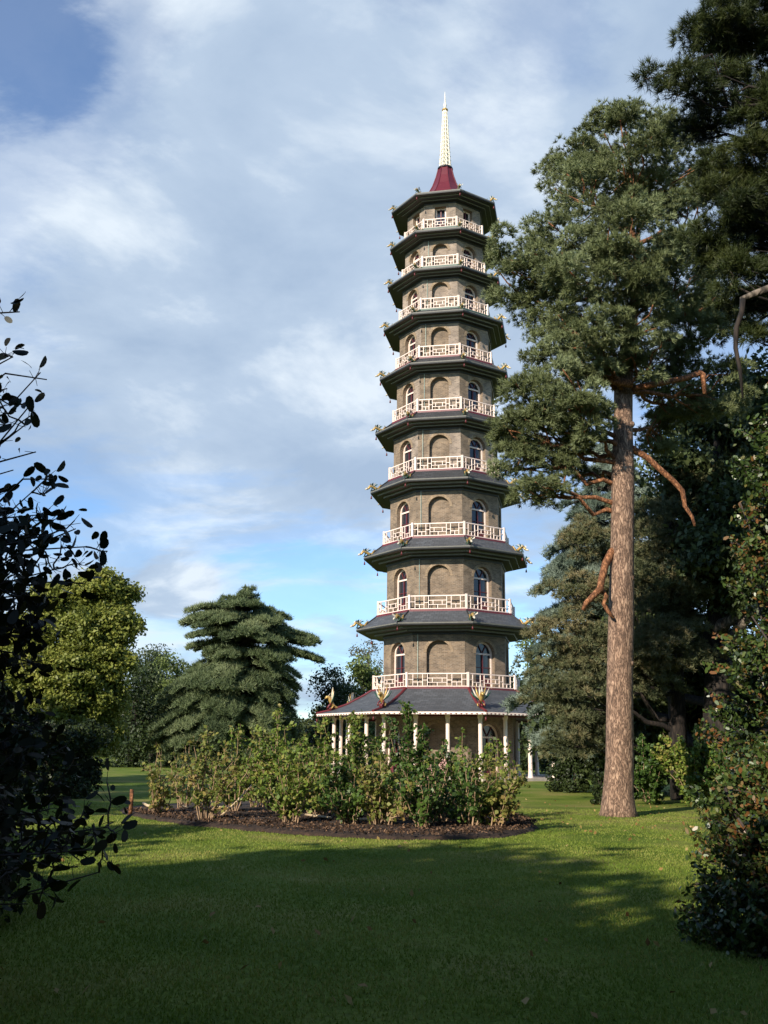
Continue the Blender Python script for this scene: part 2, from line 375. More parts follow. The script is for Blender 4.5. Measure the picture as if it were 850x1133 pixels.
# ------------------------------------------------------------------ ground
def ground_material():
    m, nt, b = newmat('lawn')
    tc = N(nt, 'ShaderNodeTexCoord')
    def noise(sc, det=4, ro=.55):
        n = N(nt, 'ShaderNodeTexNoise'); n.inputs['Scale'].default_value = sc; n.inputs['Detail'].default_value = det; n.inputs['Roughness'].default_value = ro
        nt.links.new(tc.outputs['Object'], n.inputs['Vector']); return n
    a = noise(.35, 5); r1 = ramp(nt, [(.35, (.08, .135, .016)), (.5, (.145, .2, .03)), (.66, (.25, .235, .07))]); nt.links.new(a.outputs['Fac'], r1.inputs['Fac'])
    f = noise(18, 6, .7); r2 = ramp(nt, [(.3, (.6, .6, .6)), (.7, (1.35, 1.3, 1.2))]); nt.links.new(f.outputs['Fac'], r2.inputs['Fac'])
    mx = N(nt, 'ShaderNodeMix', data_type='RGBA', blend_type='MULTIPLY'); mx.inputs[0].default_value = 1
    nt.links.new(r1.outputs['Color'], mx.inputs[6]); nt.links.new(r2.outputs['Color'], mx.inputs[7])
    # worn brown litter patch around the big pine, and a few strips
    d = N(nt, 'ShaderNodeVectorMath', operation='DISTANCE'); nt.links.new(tc.outputs['Object'], d.inputs[0]); d.inputs[1].default_value = (7.6, 27.5, 0)
    mr = N(nt, 'ShaderNodeMapRange'); nt.links.new(d.outputs['Value'], mr.inputs['Value'])
    for k, v in (('From Min', .5), ('From Max', 7.5), ('To Min', .78), ('To Max', 0)): mr.inputs[k].default_value = v
    n3 = noise(.8, 5); ad = N(nt, 'ShaderNodeMath', operation='MULTIPLY'); nt.links.new(mr.outputs[0], ad.inputs[0])
    r3 = ramp(nt, [(.42, (0, 0, 0)), (.62, (1, 1, 1))]); nt.links.new(n3.outputs['Fac'], r3.inputs['Fac']); nt.links.new(r3.outputs['Color'], ad.inputs[1])
    m2 = N(nt, 'ShaderNodeMix', data_type='RGBA'); nt.links.new(ad.outputs[0], m2.inputs[0]); nt.links.new(mx.outputs[2], m2.inputs[6]); m2.inputs[7].default_value = (.21, .15, .07, 1)
    nt.links.new(m2.outputs[2], b.inputs['Base Color']); b.inputs['Roughness'].default_value = .9; b.inputs['Specular IOR Level'].default_value = .1
    bp = N(nt, 'ShaderNodeBump'); bp.inputs['Strength'].default_value = .6; bp.inputs['Distance'].default_value = .06
    nt.links.new(f.outputs['Fac'], bp.inputs['Height']); nt.links.new(bp.outputs['Normal'], b.inputs['Normal'])
    return m
M['lawn'] = ground_material()
mb = MB(); S = 2500
mb.poly([(-S, -S, 0), (S, -S, 0), (S, S, 0), (-S, S, 0)], M['lawn'])
tag(mb.build('ground'), kind='structure')

def mulch_material():
    m, nt, b = newmat('bark_mulch')
    tc = N(nt, 'ShaderNodeTexCoord'); n = N(nt, 'ShaderNodeTexNoise'); n.inputs['Scale'].default_value = 12; n.inputs['Detail'].default_value = 8; n.inputs['Roughness'].default_value = .75
    nt.links.new(tc.outputs['Object'], n.inputs['Vector'])
    r = ramp(nt, [(.35, (.012, .007, .004)), (.55, (.035, .02, .012)), (.72, (.1, .055, .03))]); nt.links.new(n.outputs['Fac'], r.inputs['Fac'])
    nt.links.new(r.outputs['Color'], b.inputs['Base Color']); b.inputs['Roughness'].default_value = .95
    return m
M['mulch'] = mulch_material()
# planting bed: front edge surveyed from the photograph, back edge behind the shrubs
front = [G(*q)[:2] for q in [(135, 899), (160, 906), (200, 912), (260, 918), (330, 924), (400, 928), (470, 930), (540, 928), (575, 924), (592, 918), (590, 912)]]
back = [(3.1, 27.0), (1.5, 29.5), (-1.5, 31.5), (-4.5, 31.0), (-6.6, 28.8)]
bed = [np.array(p) for p in front]+[np.array(p) for p in back]
sm = []
for i in range(len(bed)):
    p0, p1, p2, p3 = bed[i-1], bed[i], bed[(i+1) % len(bed)], bed[(i+2) % len(bed)]
    for t in (0, .25, .5, .75):
        sm.append(.5*((2*p1)+(-p0+p2)*t+(2*p0-5*p1+4*p2-p3)*t*t+(-p0+3*p1-3*p2+p3)*t**3)+rng.normal(size=2)*.05)
cen = np.mean(sm, 0)
def in_bed(x, y):
    x = np.asarray(x); y = np.asarray(y); ins = np.zeros(x.shape, bool); n = len(sm)
    for i in range(n):
        (x1, y1), (x2, y2) = sm[i], sm[(i+1) % n]
        c = ((y1 > y) != (y2 > y)) & (x < (x2-x1)*(y-y1)/(y2-y1+1e-12)+x1); ins ^= c
    return ins
mb = MB()
rings = [(1.0, .004), (.985, .04), (.95, .08), (.85, .11), (.6, .12), (.3, .12)]
n = len(sm); rv = [[(cen[0]+(p[0]-cen[0])*s, cen[1]+(p[1]-cen[1])*s, z+random.uniform(0, .03)*(s < 1)) for p in sm] for s, z in rings]
for a in range(len(rings)-1):
    for i in range(n): j = (i+1) % n; mb.poly([rv[a][i], rv[a][j], rv[a+1][j], rv[a+1][i]], M['mulch'])
mb.poly(rv[-1], M['mulch'])
tag(mb.build('mulch_bed'), kind='structure')
# bark chips
q = np.stack([rng.uniform(-7, 3.6, 60000), rng.uniform(19, 26, 60000)], 1); q = q[in_bed(q[:, 0], q[:, 1])][:16000]
o = np_mesh('bark_chips', leaves(np.c_[q, rng.uniform(.1, .15, len(q))]*1.0, rng.uniform(.03, .1, len(q)), np.tile([0, 0, 1.], (len(q), 1)), .45), 4,
            leafmat('chips', [(.02, .012, .008), (.06, .035, .022), (.2, .12, .07)], .9, 0, .2, 3), rng.random(len(q)))
tag(o, 'dark brown bark chips covering the shrub bed', 'bark mulch', kind='stuff')

# path beside the pagoda
mb = MB(); mb.poly([(4.5, 74.0, .012), (40, 70.5, .012), (40, 73.6, .012), (4.5, 77.5, .012)], M['stone']); tag(mb.build('path'), kind='structure')

# grass blades on the part of the lawn near enough to show them
nb = 300000
yy = 3.2+27*rng.random(nb)**.8; xx = (rng.random(nb)-.5)*yy*.86
ok = ~in_bed(xx, yy) & (np.hypot(xx-6.3, yy-27.2) > .5)
pt_ = np.sin(xx*1.3+2*np.sin(yy*.7))*np.sin(yy*1.1+1.5*np.sin(xx*.9+1)); dp = np.hypot(xx-7.2, yy-26.5)
ok &= ~((pt_ > .15) & (dp < 8) & (rng.random(nb) < .8)); ok &= ~((pt_ < -.5) & (rng.random(nb) < .4))
xx, yy = xx[ok], yy[ok]; c = np.c_[xx, yy, np.zeros(len(xx))]
d = unit(np.c_[rng.normal(size=(len(c), 2))*.5, np.ones(len(c))]); s = unit(np.c_[rng.normal(size=(len(c), 2)), np.zeros(len(c))])*.007
L = rng.uniform(.018, .042, (len(c), 1))
M['blade'] = leafmat('grass_blade', [(.11, .18, .02), (.2, .26, .04), (.36, .33, .1)], .6, .3, .2, .5)
tag(np_mesh('grass', np.stack([c-s, c+s, c+d*L], 1).reshape(-1, 3), 3, M['blade'], rng.random(len(c))*.6+.2), 'short mown green grass of the lawn', 'grass', kind='stuff')

fy = 6+30*rng.random(1500); fx = (rng.random(1500)-.5)*fy*.86; k_ = ~in_bed(fx, fy) & ((np.hypot(fx-7, fy-27) < 9*rng.random(1500)**.5) | (rng.random(1500) < .16)); fx, fy = fx[k_], fy[k_]
tag(np_mesh('fallen_leaves', leaves(np.c_[fx, fy, rng.uniform(.03, .05, len(fx))], rng.uniform(.05, .1, len(fx)), np.tile([0, 0, 1.], (len(fx), 1)), .6), 4,
    leafmat('litter', [(.12, .06, .02), (.28, .17, .06), (.4, .3, .12)], .8, .1, .2, 1), rng.random(len(fx))), 'brown fallen leaves scattered on the lawn', 'leaves', kind='stuff')

# ------------------------------------------------------------------ the pagoda
PX, PY = 4.2, 65.0
pag = empty('pagoda', (PX, PY, 0), R(-11.3))
tag(pag, 'tall ten storey octagonal brick pagoda with dark flared roofs, cream balconies and a gilded spire', 'pagoda')
CA = cos(pi/8)
def face(k):
    a = R(-90+45*k); return np.array([cos(a), sin(a), 0]), np.array([-sin(a), cos(a), 0])
def ring(Rr, z): return [np.array([Rr*cos(R(-112.5+45*k)), Rr*sin(R(-112.5+45*k)), z]) for k in range(8)]

# storey: wall R, floor z, wall top z ; rail R, rail bottom, rail height
ST = {1: (4.62, .15, 4.5, None, None, None),
      2: (4.20, 5.30, 8.60, 4.84, 5.36, .84), 3: (4.03, 10.04, 13.33, 4.60, 10.09, .88), 4: (3.85, 14.70, 17.80, 4.27, 14.76, .86),
      5: (3.65, 19.15, 21.99, 3.93, 19.21, .83), 6: (3.47, 23.2, 25.93, 3.70, 23.27, .83), 7: (3.30, 27.05, 29.54, 3.52, 27.12, .80),
      8: (3.11, 30.6, 32.90, 3.32, 30.66, .80), 9: (2.95, 33.8, 35.87, 3.13, 33.87, .77), 10: (2.79, 36.76, 38.76, 2.97, 36.84, .72)}
EV = {1: (8.45, 3.78), 2: (6.0, 9.15), 3: (5.59, 13.86), 4: (5.2, 18.32), 5: (4.93, 22.44), 6: (4.68, 26.36), 7: (4.45, 30.0), 8: (4.2, 33.3), 9: (4.05, 36.22), 10: (3.97, 39.12)}

def opening(i):
    Rw, zf, zt = ST[i][:3]; H = zt-zf; ow = .72*Rw/4.03
    if i == 10: return ow*.8, 1.78, False
    if i == 1: return .8, 2.3, True
    return ow, H-(.36 if i < 6 else .24)-ow, True
def window_parts(i, k, par):
    Rw, zf, zt = ST[i][:3]; ow, sp, arch = opening(i); A = Rw*CA; n, t = face(k); rd = .36
    def pt(u, v, d): return n*(A-d)+t*u+np.array([0, 0, zf+v])
    g = MB(); seg = 10
    outl = [(-ow+.02, .02), (ow-.02, .02), (ow-.02, sp)]
    if arch: outl += [((ow-.02)*cos(pi*j/seg), sp+(ow-.02)*sin(pi*j/seg)) for j in range(1, seg)]
    outl += [(-ow+.02, sp)]
    g.poly([pt(u, v, rd-.02) for u, v in outl], M['glass'])
    w = g.build('window', par)
    f = MB(); fw = .085
    def bar(u0, u1, v0, v1, dep=.06, mat=M['pink'], off=.07):
        f.box(pt((u0+u1)/2, (v0+v1)/2, rd-off), t*abs(u1-u0)/2, n*dep/2, np.array([0, 0, abs(v1-v0)/2]), mat)
    bar(-ow+.01, -ow+.01+fw*1.3, 0, sp); bar(ow-.01-fw*1.3, ow-.01, 0, sp); bar(-ow+.15, ow-.15, sp-.05, sp+.05); bar(-.04, .04, .02, sp-.06, mat=M['curtain'])
    for v in (.33, .62): bar(-ow+.13, ow-.13, sp*v-.02, sp*v+.02, .03, M['curtain'], .06)
    bar(-ow+.13, ow-.13, .02, sp*.3, .03, M['curtain'], .05)
    if arch:
        for j in range(seg*2):
            a0, a1 = pi*j/seg/2, pi*(j+1)/seg/2
            r1, r0 = ow-.01, ow-.01-fw*1.2
            q = [(r1*cos(a0), sp+r1*sin(a0)), (r1*cos(a1), sp+r1*sin(a1)), (r0*cos(a1), sp+r0*sin(a1)), (r0*cos(a0), sp+r0*sin(a0))]
            f.poly([pt(u, v, rd-.1) for u, v in q], M['pink'])
            f.poly([pt(*q[3], rd-.1), pt(*q[2], rd-.1), pt(*q[2], rd-.03), pt(*q[3], rd-.03)], M['pink'])
        for aa in (60, 120): 
            c_, s_ = cos(R(aa)), sin(R(aa)); f.box(pt(c_*ow*.45, sp+s_*ow*.5, rd-.06), (t*c_+np.array([0, 0, s_]))*ow*.45, n*.02, (t*-s_+np.array([0, 0, c_]))*.025, M['curtain'])
    else: bar(-ow+.01, ow-.01, sp-.1, sp, .058)
    f.build('frame', w)

for i in range(1, 11):
    Rw, zf, zt = ST[i][:3]; A = Rw*CA; W = 2*A*tan(pi/8); ow, sp, arch = opening(i)
    mb = MB(); zb = zf-.15; H = zt-zf+.06
    bm_, gm = M['brick_grey'] if i >= 8 else M['brick'], M['brick_grey'] if i >= 5 else M['brick']
    for k in range(8):
        n, t = face(k); win = (k % 2 == 1) or i == 10; uo = random.uniform(0, 9)
        rd = .36 if win else .3
        def pt(u, v, d=0): return n*(A-d)+t*u+np.array([0, 0, zf+v])
        def P4(q, mat, d=0): mb.poly([pt(u, v, d) for u, v in q], mat, [(u+uo, v+zf) for u, v in q])
        P4([(-W/2, -.15), (-ow, -.15), (-ow, sp), (-W/2, sp)], bm_); P4([(ow, -.15), (W/2, -.15), (W/2, sp), (ow, sp)], gm)
        seg = 12; ap = [(-ow, sp)]
        if arch: ap = [(-ow*cos(pi*j/seg), sp+ow*sin(pi*j/seg)) for j in range(seg+1)]
        else: ap = [(-ow, sp), (ow, sp)]
        P4([(-W/2, sp), (-ow, sp), (-ow, H), (-W/2, H)], bm_); P4([(ow, sp), (W/2, sp), (W/2, H), (ow, H)], gm)
        for j in range(len(ap)-1):
            P4([ap[j], ap[j+1], (ap[j+1][0], H), (ap[j][0], H)], gm)
        path = [(-ow, 0)]+ap+[(ow, 0)]
        for j in range(len(path)-1):      # reveal
            (u0, v0), (u1, v1) = path[j], path[j+1]; L = math.hypot(u1-u0, v1-v0)
            mb.poly([pt(u0, v0), pt(u0, v0, rd), pt(u1, v1, rd), pt(u1, v1)], M['brick'], [(0, v0), (rd, v0), (rd, v0+L), (0, v0+L)])
        P4([(-ow, -.15), (ow, -.15), (ow, 0), (-ow, 0)], bm_); mb.poly([pt(-ow, 0), pt(ow, 0), pt(ow, 0, rd), pt(-ow, 0, rd)], M['stone'])
        if not win:
            bk = [(-ow, 0), (ow, 0)]+[p for p in reversed(ap)]
            mb.poly([pt(u, v, rd) for u, v in bk], bm_, [(u+uo+.1, v+zf) for u, v in bk])
        if arch:                           # ring of rubbed bricks, a little proud
            for j in range(seg):
                a0, a1 = pi*j/seg, pi*(j+1)/seg; r0, r1 = ow, ow+.17
                q = [(-r1*cos(a0), sp+r1*sin(a0)), (-r1*cos(a1), sp+r1*sin(a1)), (-r0*cos(a1), sp+r0*sin(a1)), (-r0*cos(a0), sp+r0*sin(a0))]
                mb.poly([pt(u, v, -.025) for u, v in reversed(q)], M['arch'], [(a0*1.3, 0), (a0*1.3, .2), (a1*1.3, .2), (a1*1.3, 0)])
                mb.poly([pt(*q[0], -.025), pt(*q[1], -.025), pt(*q[1]), pt(*q[0])], M['arch'])
                mb.poly([pt(*q[3], -.025), pt(*q[2], -.025), pt(*q[2]), pt(*q[3])], M['arch'])
            for sgn in (-1, 1):
                pass
        if not arch:
            mb.box(pt(0, sp+.1, -.01), t*(ow+.15), n*.02, (0, 0, .1), M['arch'])
    wl = mb.build('wall', pag)
    for k in range(8):
        if (k % 2 == 1) or i == 10: window_parts(i, k, pag)
    if 2 <= i <= 9:                        # thin pipe left of the front blind arch
        n, t = face(0); mb = MB(); p = n*(A+.05)-t*(W*.5-.32)
        mb.tube([p+np.array([0, 0, zf]), p+np.array([0, 0, zt])], .018, M['pipe'], 6); mb.build('drainpipe', pag)

# roofs with cornice
def ring_band(mb, R0, z0, R1, z1, mat, uvs=True):
    a, b = ring(R0, z0), ring(R1, z1)
    for k in range(8):
        j = (k+1) % 8; W0 = 2*R0*sin(pi/8); W1 = 2*R1*sin(pi/8); L = math.hypot((R1-R0)*CA, z1-z0)
        mb.poly([a[k], a[j], b[j], b[k]], mat, [(-W0/2, 0), (W0/2, 0), (W1/2, L), (-W1/2, L)])
def dragon_mesh(upright):
    mb = MB(); G_, I_, E_ = M['gold'], M['pearl'], M['green']
    if not upright:
        body = [(-.75, 0, .42), (-.6, 0, .34), (-.42, .03, .12), (-.2, 0, .1), (.02, -.03, .3), (.22, 0, .42), (.38, .02, .26), (.55, 0, .16)]
        mb.tube(body, [.02, .05, .09, .12, .13, .11, .09, .06], G_, 7)
        mb.tube([(.5, 0, .2), (.62, 0, .2), (.74, 0, .14)], [.09, .085, .03], I_, 7)
        mb.tube([(.52, .03, .26), (.44, .08, .42)], [.02, .005], I_, 5); mb.tube([(.52, -.03, .26), (.44, -.08, .42)], [.02, .005], I_, 5)
        for sg in (-1, 1):
            for q in range(4):
                a = R(28+q*30); mb.poly([(.02, sg*.1, .3), (.02-.5*cos(a), sg*(.16+.06*q), .28+.34*sin(a)), (.05-.4*cos(a+.35), sg*(.14+.06*q), .3+.22*sin(a+.35))], (E_, I_)[q % 2])
            mb.tube([(.1, sg*.1, .25), (.18, sg*.16, .08), (.27, sg*.14, 0)], [.05, .04, .03], E_, 5)
            mb.tube([(-.25, sg*.1, .12), (-.18, sg*.18, .06), (-.08, sg*.16, -.03)], [.05, .04, .03], E_, 5)
        for q in range(6): p = body[q+1]; mb.tube([(p[0], p[1], p[2]+.08), (p[0]-.06, p[1], p[2]+.2)], [.03, .004], E_, 4)
    else:
        body = [(-.7, 0, .12), (-.5, 0, .04), (-.25, .04, .12), (-.05, -.04, .3), (.1, 0, .6), (.2, 0, .82), (.36, 0, .82), (.5, 0, .7)]
        mb.tube(body, [.03, .07, .1, .14, .15, .12, .12, .05], G_, 8)
        mb.tube([(.24, .04, .9), (.12, .1, 1.1)], [.03, .006], I_, 5); mb.tube([(.24, -.04, .9), (.12, -.1, 1.1)], [.03, .006], I_, 5)
        for sg in (-1, 1):
            for q in range(4):
                a = R(95-q*17); r0 = 1.15-.1*q
                mb.tube([(.02, sg*.12, .4), (-.05, sg*(.12+r0*cos(a)*.55), .45+r0*.35*sin(a)), (-.06, sg*(.2+r0*cos(a)*.9), .4+r0*sin(a))], [.055, .075, .01], (I_, G_, I_, E_)[q], 5)
            mb.tube([(.05, sg*.12, .35), (.2, sg*.2, .2), (.3, sg*.18, 0)], [.07, .05, .05], M['maroon'], 6)
            mb.tube([(-.2, sg*.12, .15), (-.05, sg*.24, .12), (.03, sg*.22, -.02)], [.06, .05, .05], G_, 6)
        mb.tube([(-.1, 0, 0), (.2, 0, 0)], [.16, .16], M['maroon'], 6)
    o = mb.build('dragon', None, True); me = o.data; bpy.data.objects.remove(o); return me
DR = [dragon_mesh(False), dragon_mesh(True)]
bm2 = MB(); bm2.tube([(0, 0, 0), (0, 0, -.12)], .008, M['black'], 4); bm2.tube([(0, 0, -.12), (0, 0, -.2), (0, 0, -.33)], [.015, .045, .06], M['maroon'], 8)
bo = bm2.build('bell', None, True); BELL = bo.data; bpy.data.objects.remove(bo)

for i in range(1, 11):
    Rw, zf, zt = ST[i][:3]; Re, ze = EV[i]; mb = MB()
    if i == 1:
        Rt, zrt = 4.95, 5.27
        prof = [(Re, ze), (Re-.9, ze+.22), (Re-1.9, ze+.58), (Rt+.5, zrt-.32), (Rt, zrt)]
        for a, b in zip(prof, prof[1:]): ring_band(mb, *a, *b, M['slate'])
        ring_band(mb, Re-.06, ze-.14, Re, ze-.14, M['pink']); ring_band(mb, Re, ze-.14, Re, ze, M['pink'])
        ring_band(mb, Rw-.02, ze+.1, Re-.06, ze-.13, M['soffit'])
        ring_band(mb, Rt, zrt, Rw-.3, zrt+.005, M['slate_dark'])
        roof = mb.build('roof', pag)
        v = MB()                                   # scalloped valance
        n_sc = 44
        for k in range(8):
            n, t = face(k); A = (Re+.012)*CA+.01; Wd = 2*A*tan(pi/8)
            for j in range(n_sc):
                u0, u1 = -Wd/2+Wd*j/n_sc, -Wd/2+Wd*(j+1)/n_sc; um = (u0+u1)/2
                q = [n*A+t*u+np.array([0, 0, ze+dz]) for u, dz in ((u0, -.07), (u1, -.07), (u1-.02, -.1), (um, -.14), (u0+.02, -.1))]
                v.poly(q, M['ivory'] if j % 2 else M['maroon'])
        v.build('valance', roof)
    else:
        fz = .15; z0 = zt; z1 = ze-fz; kst = 3
        ring_band(mb, Rw-.1, z0-.02, Rw+.06, z0-.02, M['black']); 
        Rp, zp = Rw+.06, z0-.02
        for s in range(kst):                      # stepped mouldings
            Rn = Rw+.06+(Re-.05-Rw-.06)*(s+1)/kst; zn = z0+(z1-z0)*(s+1)/kst
            rs = (zn-zp)
            if s < kst-1:
                ring_band(mb, Rp, zp, Rp+.012, zp+rs*.82, M['mould'] if s > 0 else M['black'])
                ring_band(mb, Rp+.012, zp+rs*.82, Rp+.03, zn, M['black'])
                ring_band(mb, Rp+.03, zn, Rn, zn, M['black'])
            else:
                ring_band(mb, Rp, zp, Rp+.02, zn, M['mould']); ring_band(mb, Rp+.02, zn, Re, zn, M['black'])
            Rp, zp = Rn, zn
        ring_band(mb, Re, z1, Re+.015, z1+.08, M['black']); ring_band(mb, Re+.015, z1+.08, Re+.03, ze, M['mould'])
        ring_band(mb, Re+.03, ze, Re-.12, ze+.03, M['green' if i > 6 else 'black'])
        if i < 10:
            Rt = ST[i+1][3]+.1; zrt = ST[i+1][4]-.1
            Rm = (Re+Rt)/2; zm = (ze+zrt)/2-.08
            ring_band(mb, Re-.12, ze+.03, Rm, zm, M['slate_dark' if i > 3 else 'slate']); ring_band(mb, Rm, zm, Rt, zrt, M['slate_dark' if i > 3 else 'slate'])
            ring_band(mb, Rt, zrt, ST[i+1][0]-.3, zrt+.004, M['slate_dark'])
        else:
            prof = [(Re-.12, ze+.03), (2.9, 39.5), (2.2, 39.85)]
            for a, b in zip(prof, prof[1:]): ring_band(mb, *a, *b, M['slate_dark'])
        roof = mb.build('roof', pag)
        if i == 10:
            prof10 = prof; r2 = MB(); prof = [(2.2, 39.85), (1.75, 40.25), (1.3, 40.85), (.95, 41.55), (.7, 42.3), (.52, 43.05)]
            for a, b in zip(prof, prof[1:]): ring_band(r2, *a, *b, M['redroof'])
            for k in range(8):
                pts = [ring(a, b)[k] for a, b in prof]; r2.tube(pts, .045, M['redroof'], 5)
            o = r2.build('roof_cap', pag)
    # kerb strip
    if i < 10:
        Rr = ST[i+1][3]; zk = ST[i+1][4]; kb = MB(); mt = M['maroon'] if i < 7 else M['green']
        ring_band(kb, Rr+.13, zk-.12, Rr+.13, zk, mt); ring_band(kb, Rr+.13, zk, Rr-.15, zk+.002, mt); kb.build('kerb', roof)
    # hips
    for k in range(8):
        hp = MB()
        if i == 1: pts = [ring(a, b+.03)[k] for a, b in prof]; hp.tube(pts, .085, M['maroon'], 6)
        elif i < 10: pts = [ring(a, b)[k] for a, b in ((Re-.05, ze+.05), (Rm, zm+.03), (Rt, zrt+.03))]; hp.tube(pts, .05, M['black'] if i < 7 else M['green'], 5)
        else: pts = [ring(a, b)[k] for a, b in prof10]; hp.tube(pts, .05, M['green'], 5)
        hp.build('hip_ridge', roof)
    for k in range(8):
        a = R(-112.5+45*k)
        d = bpy.data.objects.new('dragon', DR[1] if i == 1 else DR[0]); C.objects.link(d); d.parent = roof
        if i == 1: rr, zz_ = Re-.95, ze+.36
        else: rr, zz_ = Re-.22, ze+.12
        d.location = (rr*cos(a), rr*sin(a), zz_)
        sc = .85 if i == 1 else .86*(1-.035*(i-2))
        d.rotation_euler = (0, R(10) if i > 1 else 0, a); d.scale = (sc, sc, sc)
        e = bpy.data.objects.new('bell', BELL); C.objects.link(e); e.parent = roof; e.location = ((Re-.05)*cos(a), (Re-.05)*sin(a), ze-.14)

# balustrades
for i in range(2, 11):
    Rr, z0, h = ST[i][3:]; A = Rr*CA; W = 2*A*tan(pi/8); mb = MB(); th = .028
    for k in range(8):
        n, t = face(k)
        def bar(u0, u1, v0, v1, d=0.0, m=M['pink']):
            mb.box(n*(A+d)+t*(u0+u1)/2+np.array([0, 0, z0+(v0+v1)/2]), t*max(abs(u1-u0)/2, .001), n*th, np.array([0, 0, abs(v1-v0)/2]), m)
        w2 = W/2-.07
        bar(-w2, w2, h-.06, h); bar(-w2, w2, .03, .075)
        nc = 12; cw = 2*w2/nc
        for j in range(1, nc):
            u = -w2+cw*j
            full = j in (1, 3, 4, 8, 9, 11)
            v0, v1 = (.085, h-.075) if full else ((.085, h*.36) if j in (2, 10) else (h*.6, h-.075))
            if j in (5, 7): v0, v1 = h*.34, h*.64
            if j == 6: v0, v1 = .085, h*.34
            bar(u-.02, u+.02, v0, v1, .001)
        bar(-w2+cw*1, -w2+cw*3, h*.36-.018, h*.36+.018, .002); bar(-w2+cw*9, -w2+cw*11, h*.36-.018, h*.36+.018, .002)
        bar(-w2+cw*4, -w2+cw*8, h*.34-.018, h*.34+.018, .002); bar(-w2+cw*4, -w2+cw*8, h*.64-.018, h*.64+.018, .002)
        bar(-w2+cw*3, -w2+cw*4, h*.5-.018, h*.5+.018, .002); bar(-w2+cw*8, -w2+cw*9, h*.5-.018, h*.5+.018, .002)
        bar(-w2, -w2+cw, h*.55-.018, h*.55+.018, .002); bar(w2-cw, w2, h*.55-.018, h*.55+.018, .002)
    bl = mb.build('balustrade', pag)
    for k in range(8):
        a = R(-112.5+45*k); pb = MB(); r_ = np.array([cos(a), sin(a), 0]); q_ = np.array([-sin(a), cos(a), 0])
        pb.box(r_*Rr+np.array([0, 0, z0+h/2+.02]), r_*.065, q_*.065, (0, 0, h/2+.03), M['pink'])
        pb.build('post', bl)

# colonnade and paved base
mb = MB(); ring_band(mb, 8.3, 0, 8.3, .15, M['stone']); mb.poly(ring(8.3, .15), M['stone']); mb.build('plinth', pag)
colm = None
for k in range(8):
    a, b = ring(7.3, .15)[k], ring(7.3, .15)[(k+1) % 8]
    for j in range(3):
        p = a+(b-a)*j/3
        if colm is None:
            c_ = MB(); c_.tube([(0, 0, 0), (0, 0, .1), (0, 0, .12), (0, 0, .3), (0, 0, .32), (0, 0, 3.25), (0, 0, 3.28), (0, 0, 3.36), (0, 0, 3.5)], [.16, .16, .135, .13, .122, .115, .135, .15, .17], M['pink'], 12)
            c_.box((0, 0, 3.5), (.06, 0, 0), (0, .06, 0), (0, 0, .1), M['maroon'])
            o = c_.build('column', pag, False); colm = o.data
        else: o = bpy.data.objects.new('column', colm); C.objects.link(o); o.parent = pag
        o.location = p
mb = MB()
for k in range(8):
    a, b = ring(7.3, 3.62)[k], ring(7.3, 3.62)[(k+1) % 8]; t = (b-a)/2; n_ = face(k)[0]
    mb.box((a+b)/2, t*.99, n_*.06, (0, 0, .07), M['maroon'])
mb.build('lintel', pag)

# spire
sp_ = MB(); zb, ztp = 43.1, 48.0
rf = lambda z: .43+(.15-.43)*((z-zb)/(ztp-zb))**.85
zs = np.linspace(zb, ztp, 15)
for k in range(8):
    sp_.tube([ring(rf(z), z)[k] for z in zs], .035, M['ivory'], 5)
for j in range(14):
    z0_, z1_ = zs[j], zs[j+1]; a, b = ring(rf(z0_), z0_), ring(rf(z1_), z1_); md = ring(rf((z0_+z1_)/2)*.97, (z0_+z1_)/2)
    for k in range(8):
        q = (k+1) % 8
        sp_.tube([a[k], a[q]], .026, M['ivory'], 4, False)
        m_ = (a[k]+a[q]+b[k]+b[q])/4
        sp_.tube([a[k], m_, b[q]], .024, M['ivory'], 4, False); sp_.tube([a[q], m_, b[k]], .024, M['ivory'], 4, False)
        sp_.tube([a[k], a[k]*np.array([1.22, 1.22, 1])+np.array([0, 0, .1])], [.03, .01], M['gold'], 4)
sp_.tube([(0, 0, zb), (0, 0, ztp)], [.15, .06], M['ivory'], 8)
spire = sp_.build('spire', pag)
s2 = MB(); s2.tube([(0, 0, 43.0), (0, 0, 43.02), (0, 0, 43.14), (0, 0, 43.2)], [.5, .58, .56, .47], M['black'], 16); s2.build('collar', spire)
s2 = MB(); s2.tube([(0, 0, 47.95), (0, 0, 48.0), (0, 0, 48.08), (0, 0, 48.12)], [.18, .24, .22, .13], M['gold'], 12)
s2.tube([(0, 0, 48.1), (0, 0, 48.3), (0, 0, 48.45), (0, 0, 48.6), (0, 0, 48.75), (0, 0, 49.1), (0, 0, 49.6)], [.13, .08, .14, .07, .06, .04, .012], M['ivory'], 10)
s2.build('finial', spire, True)

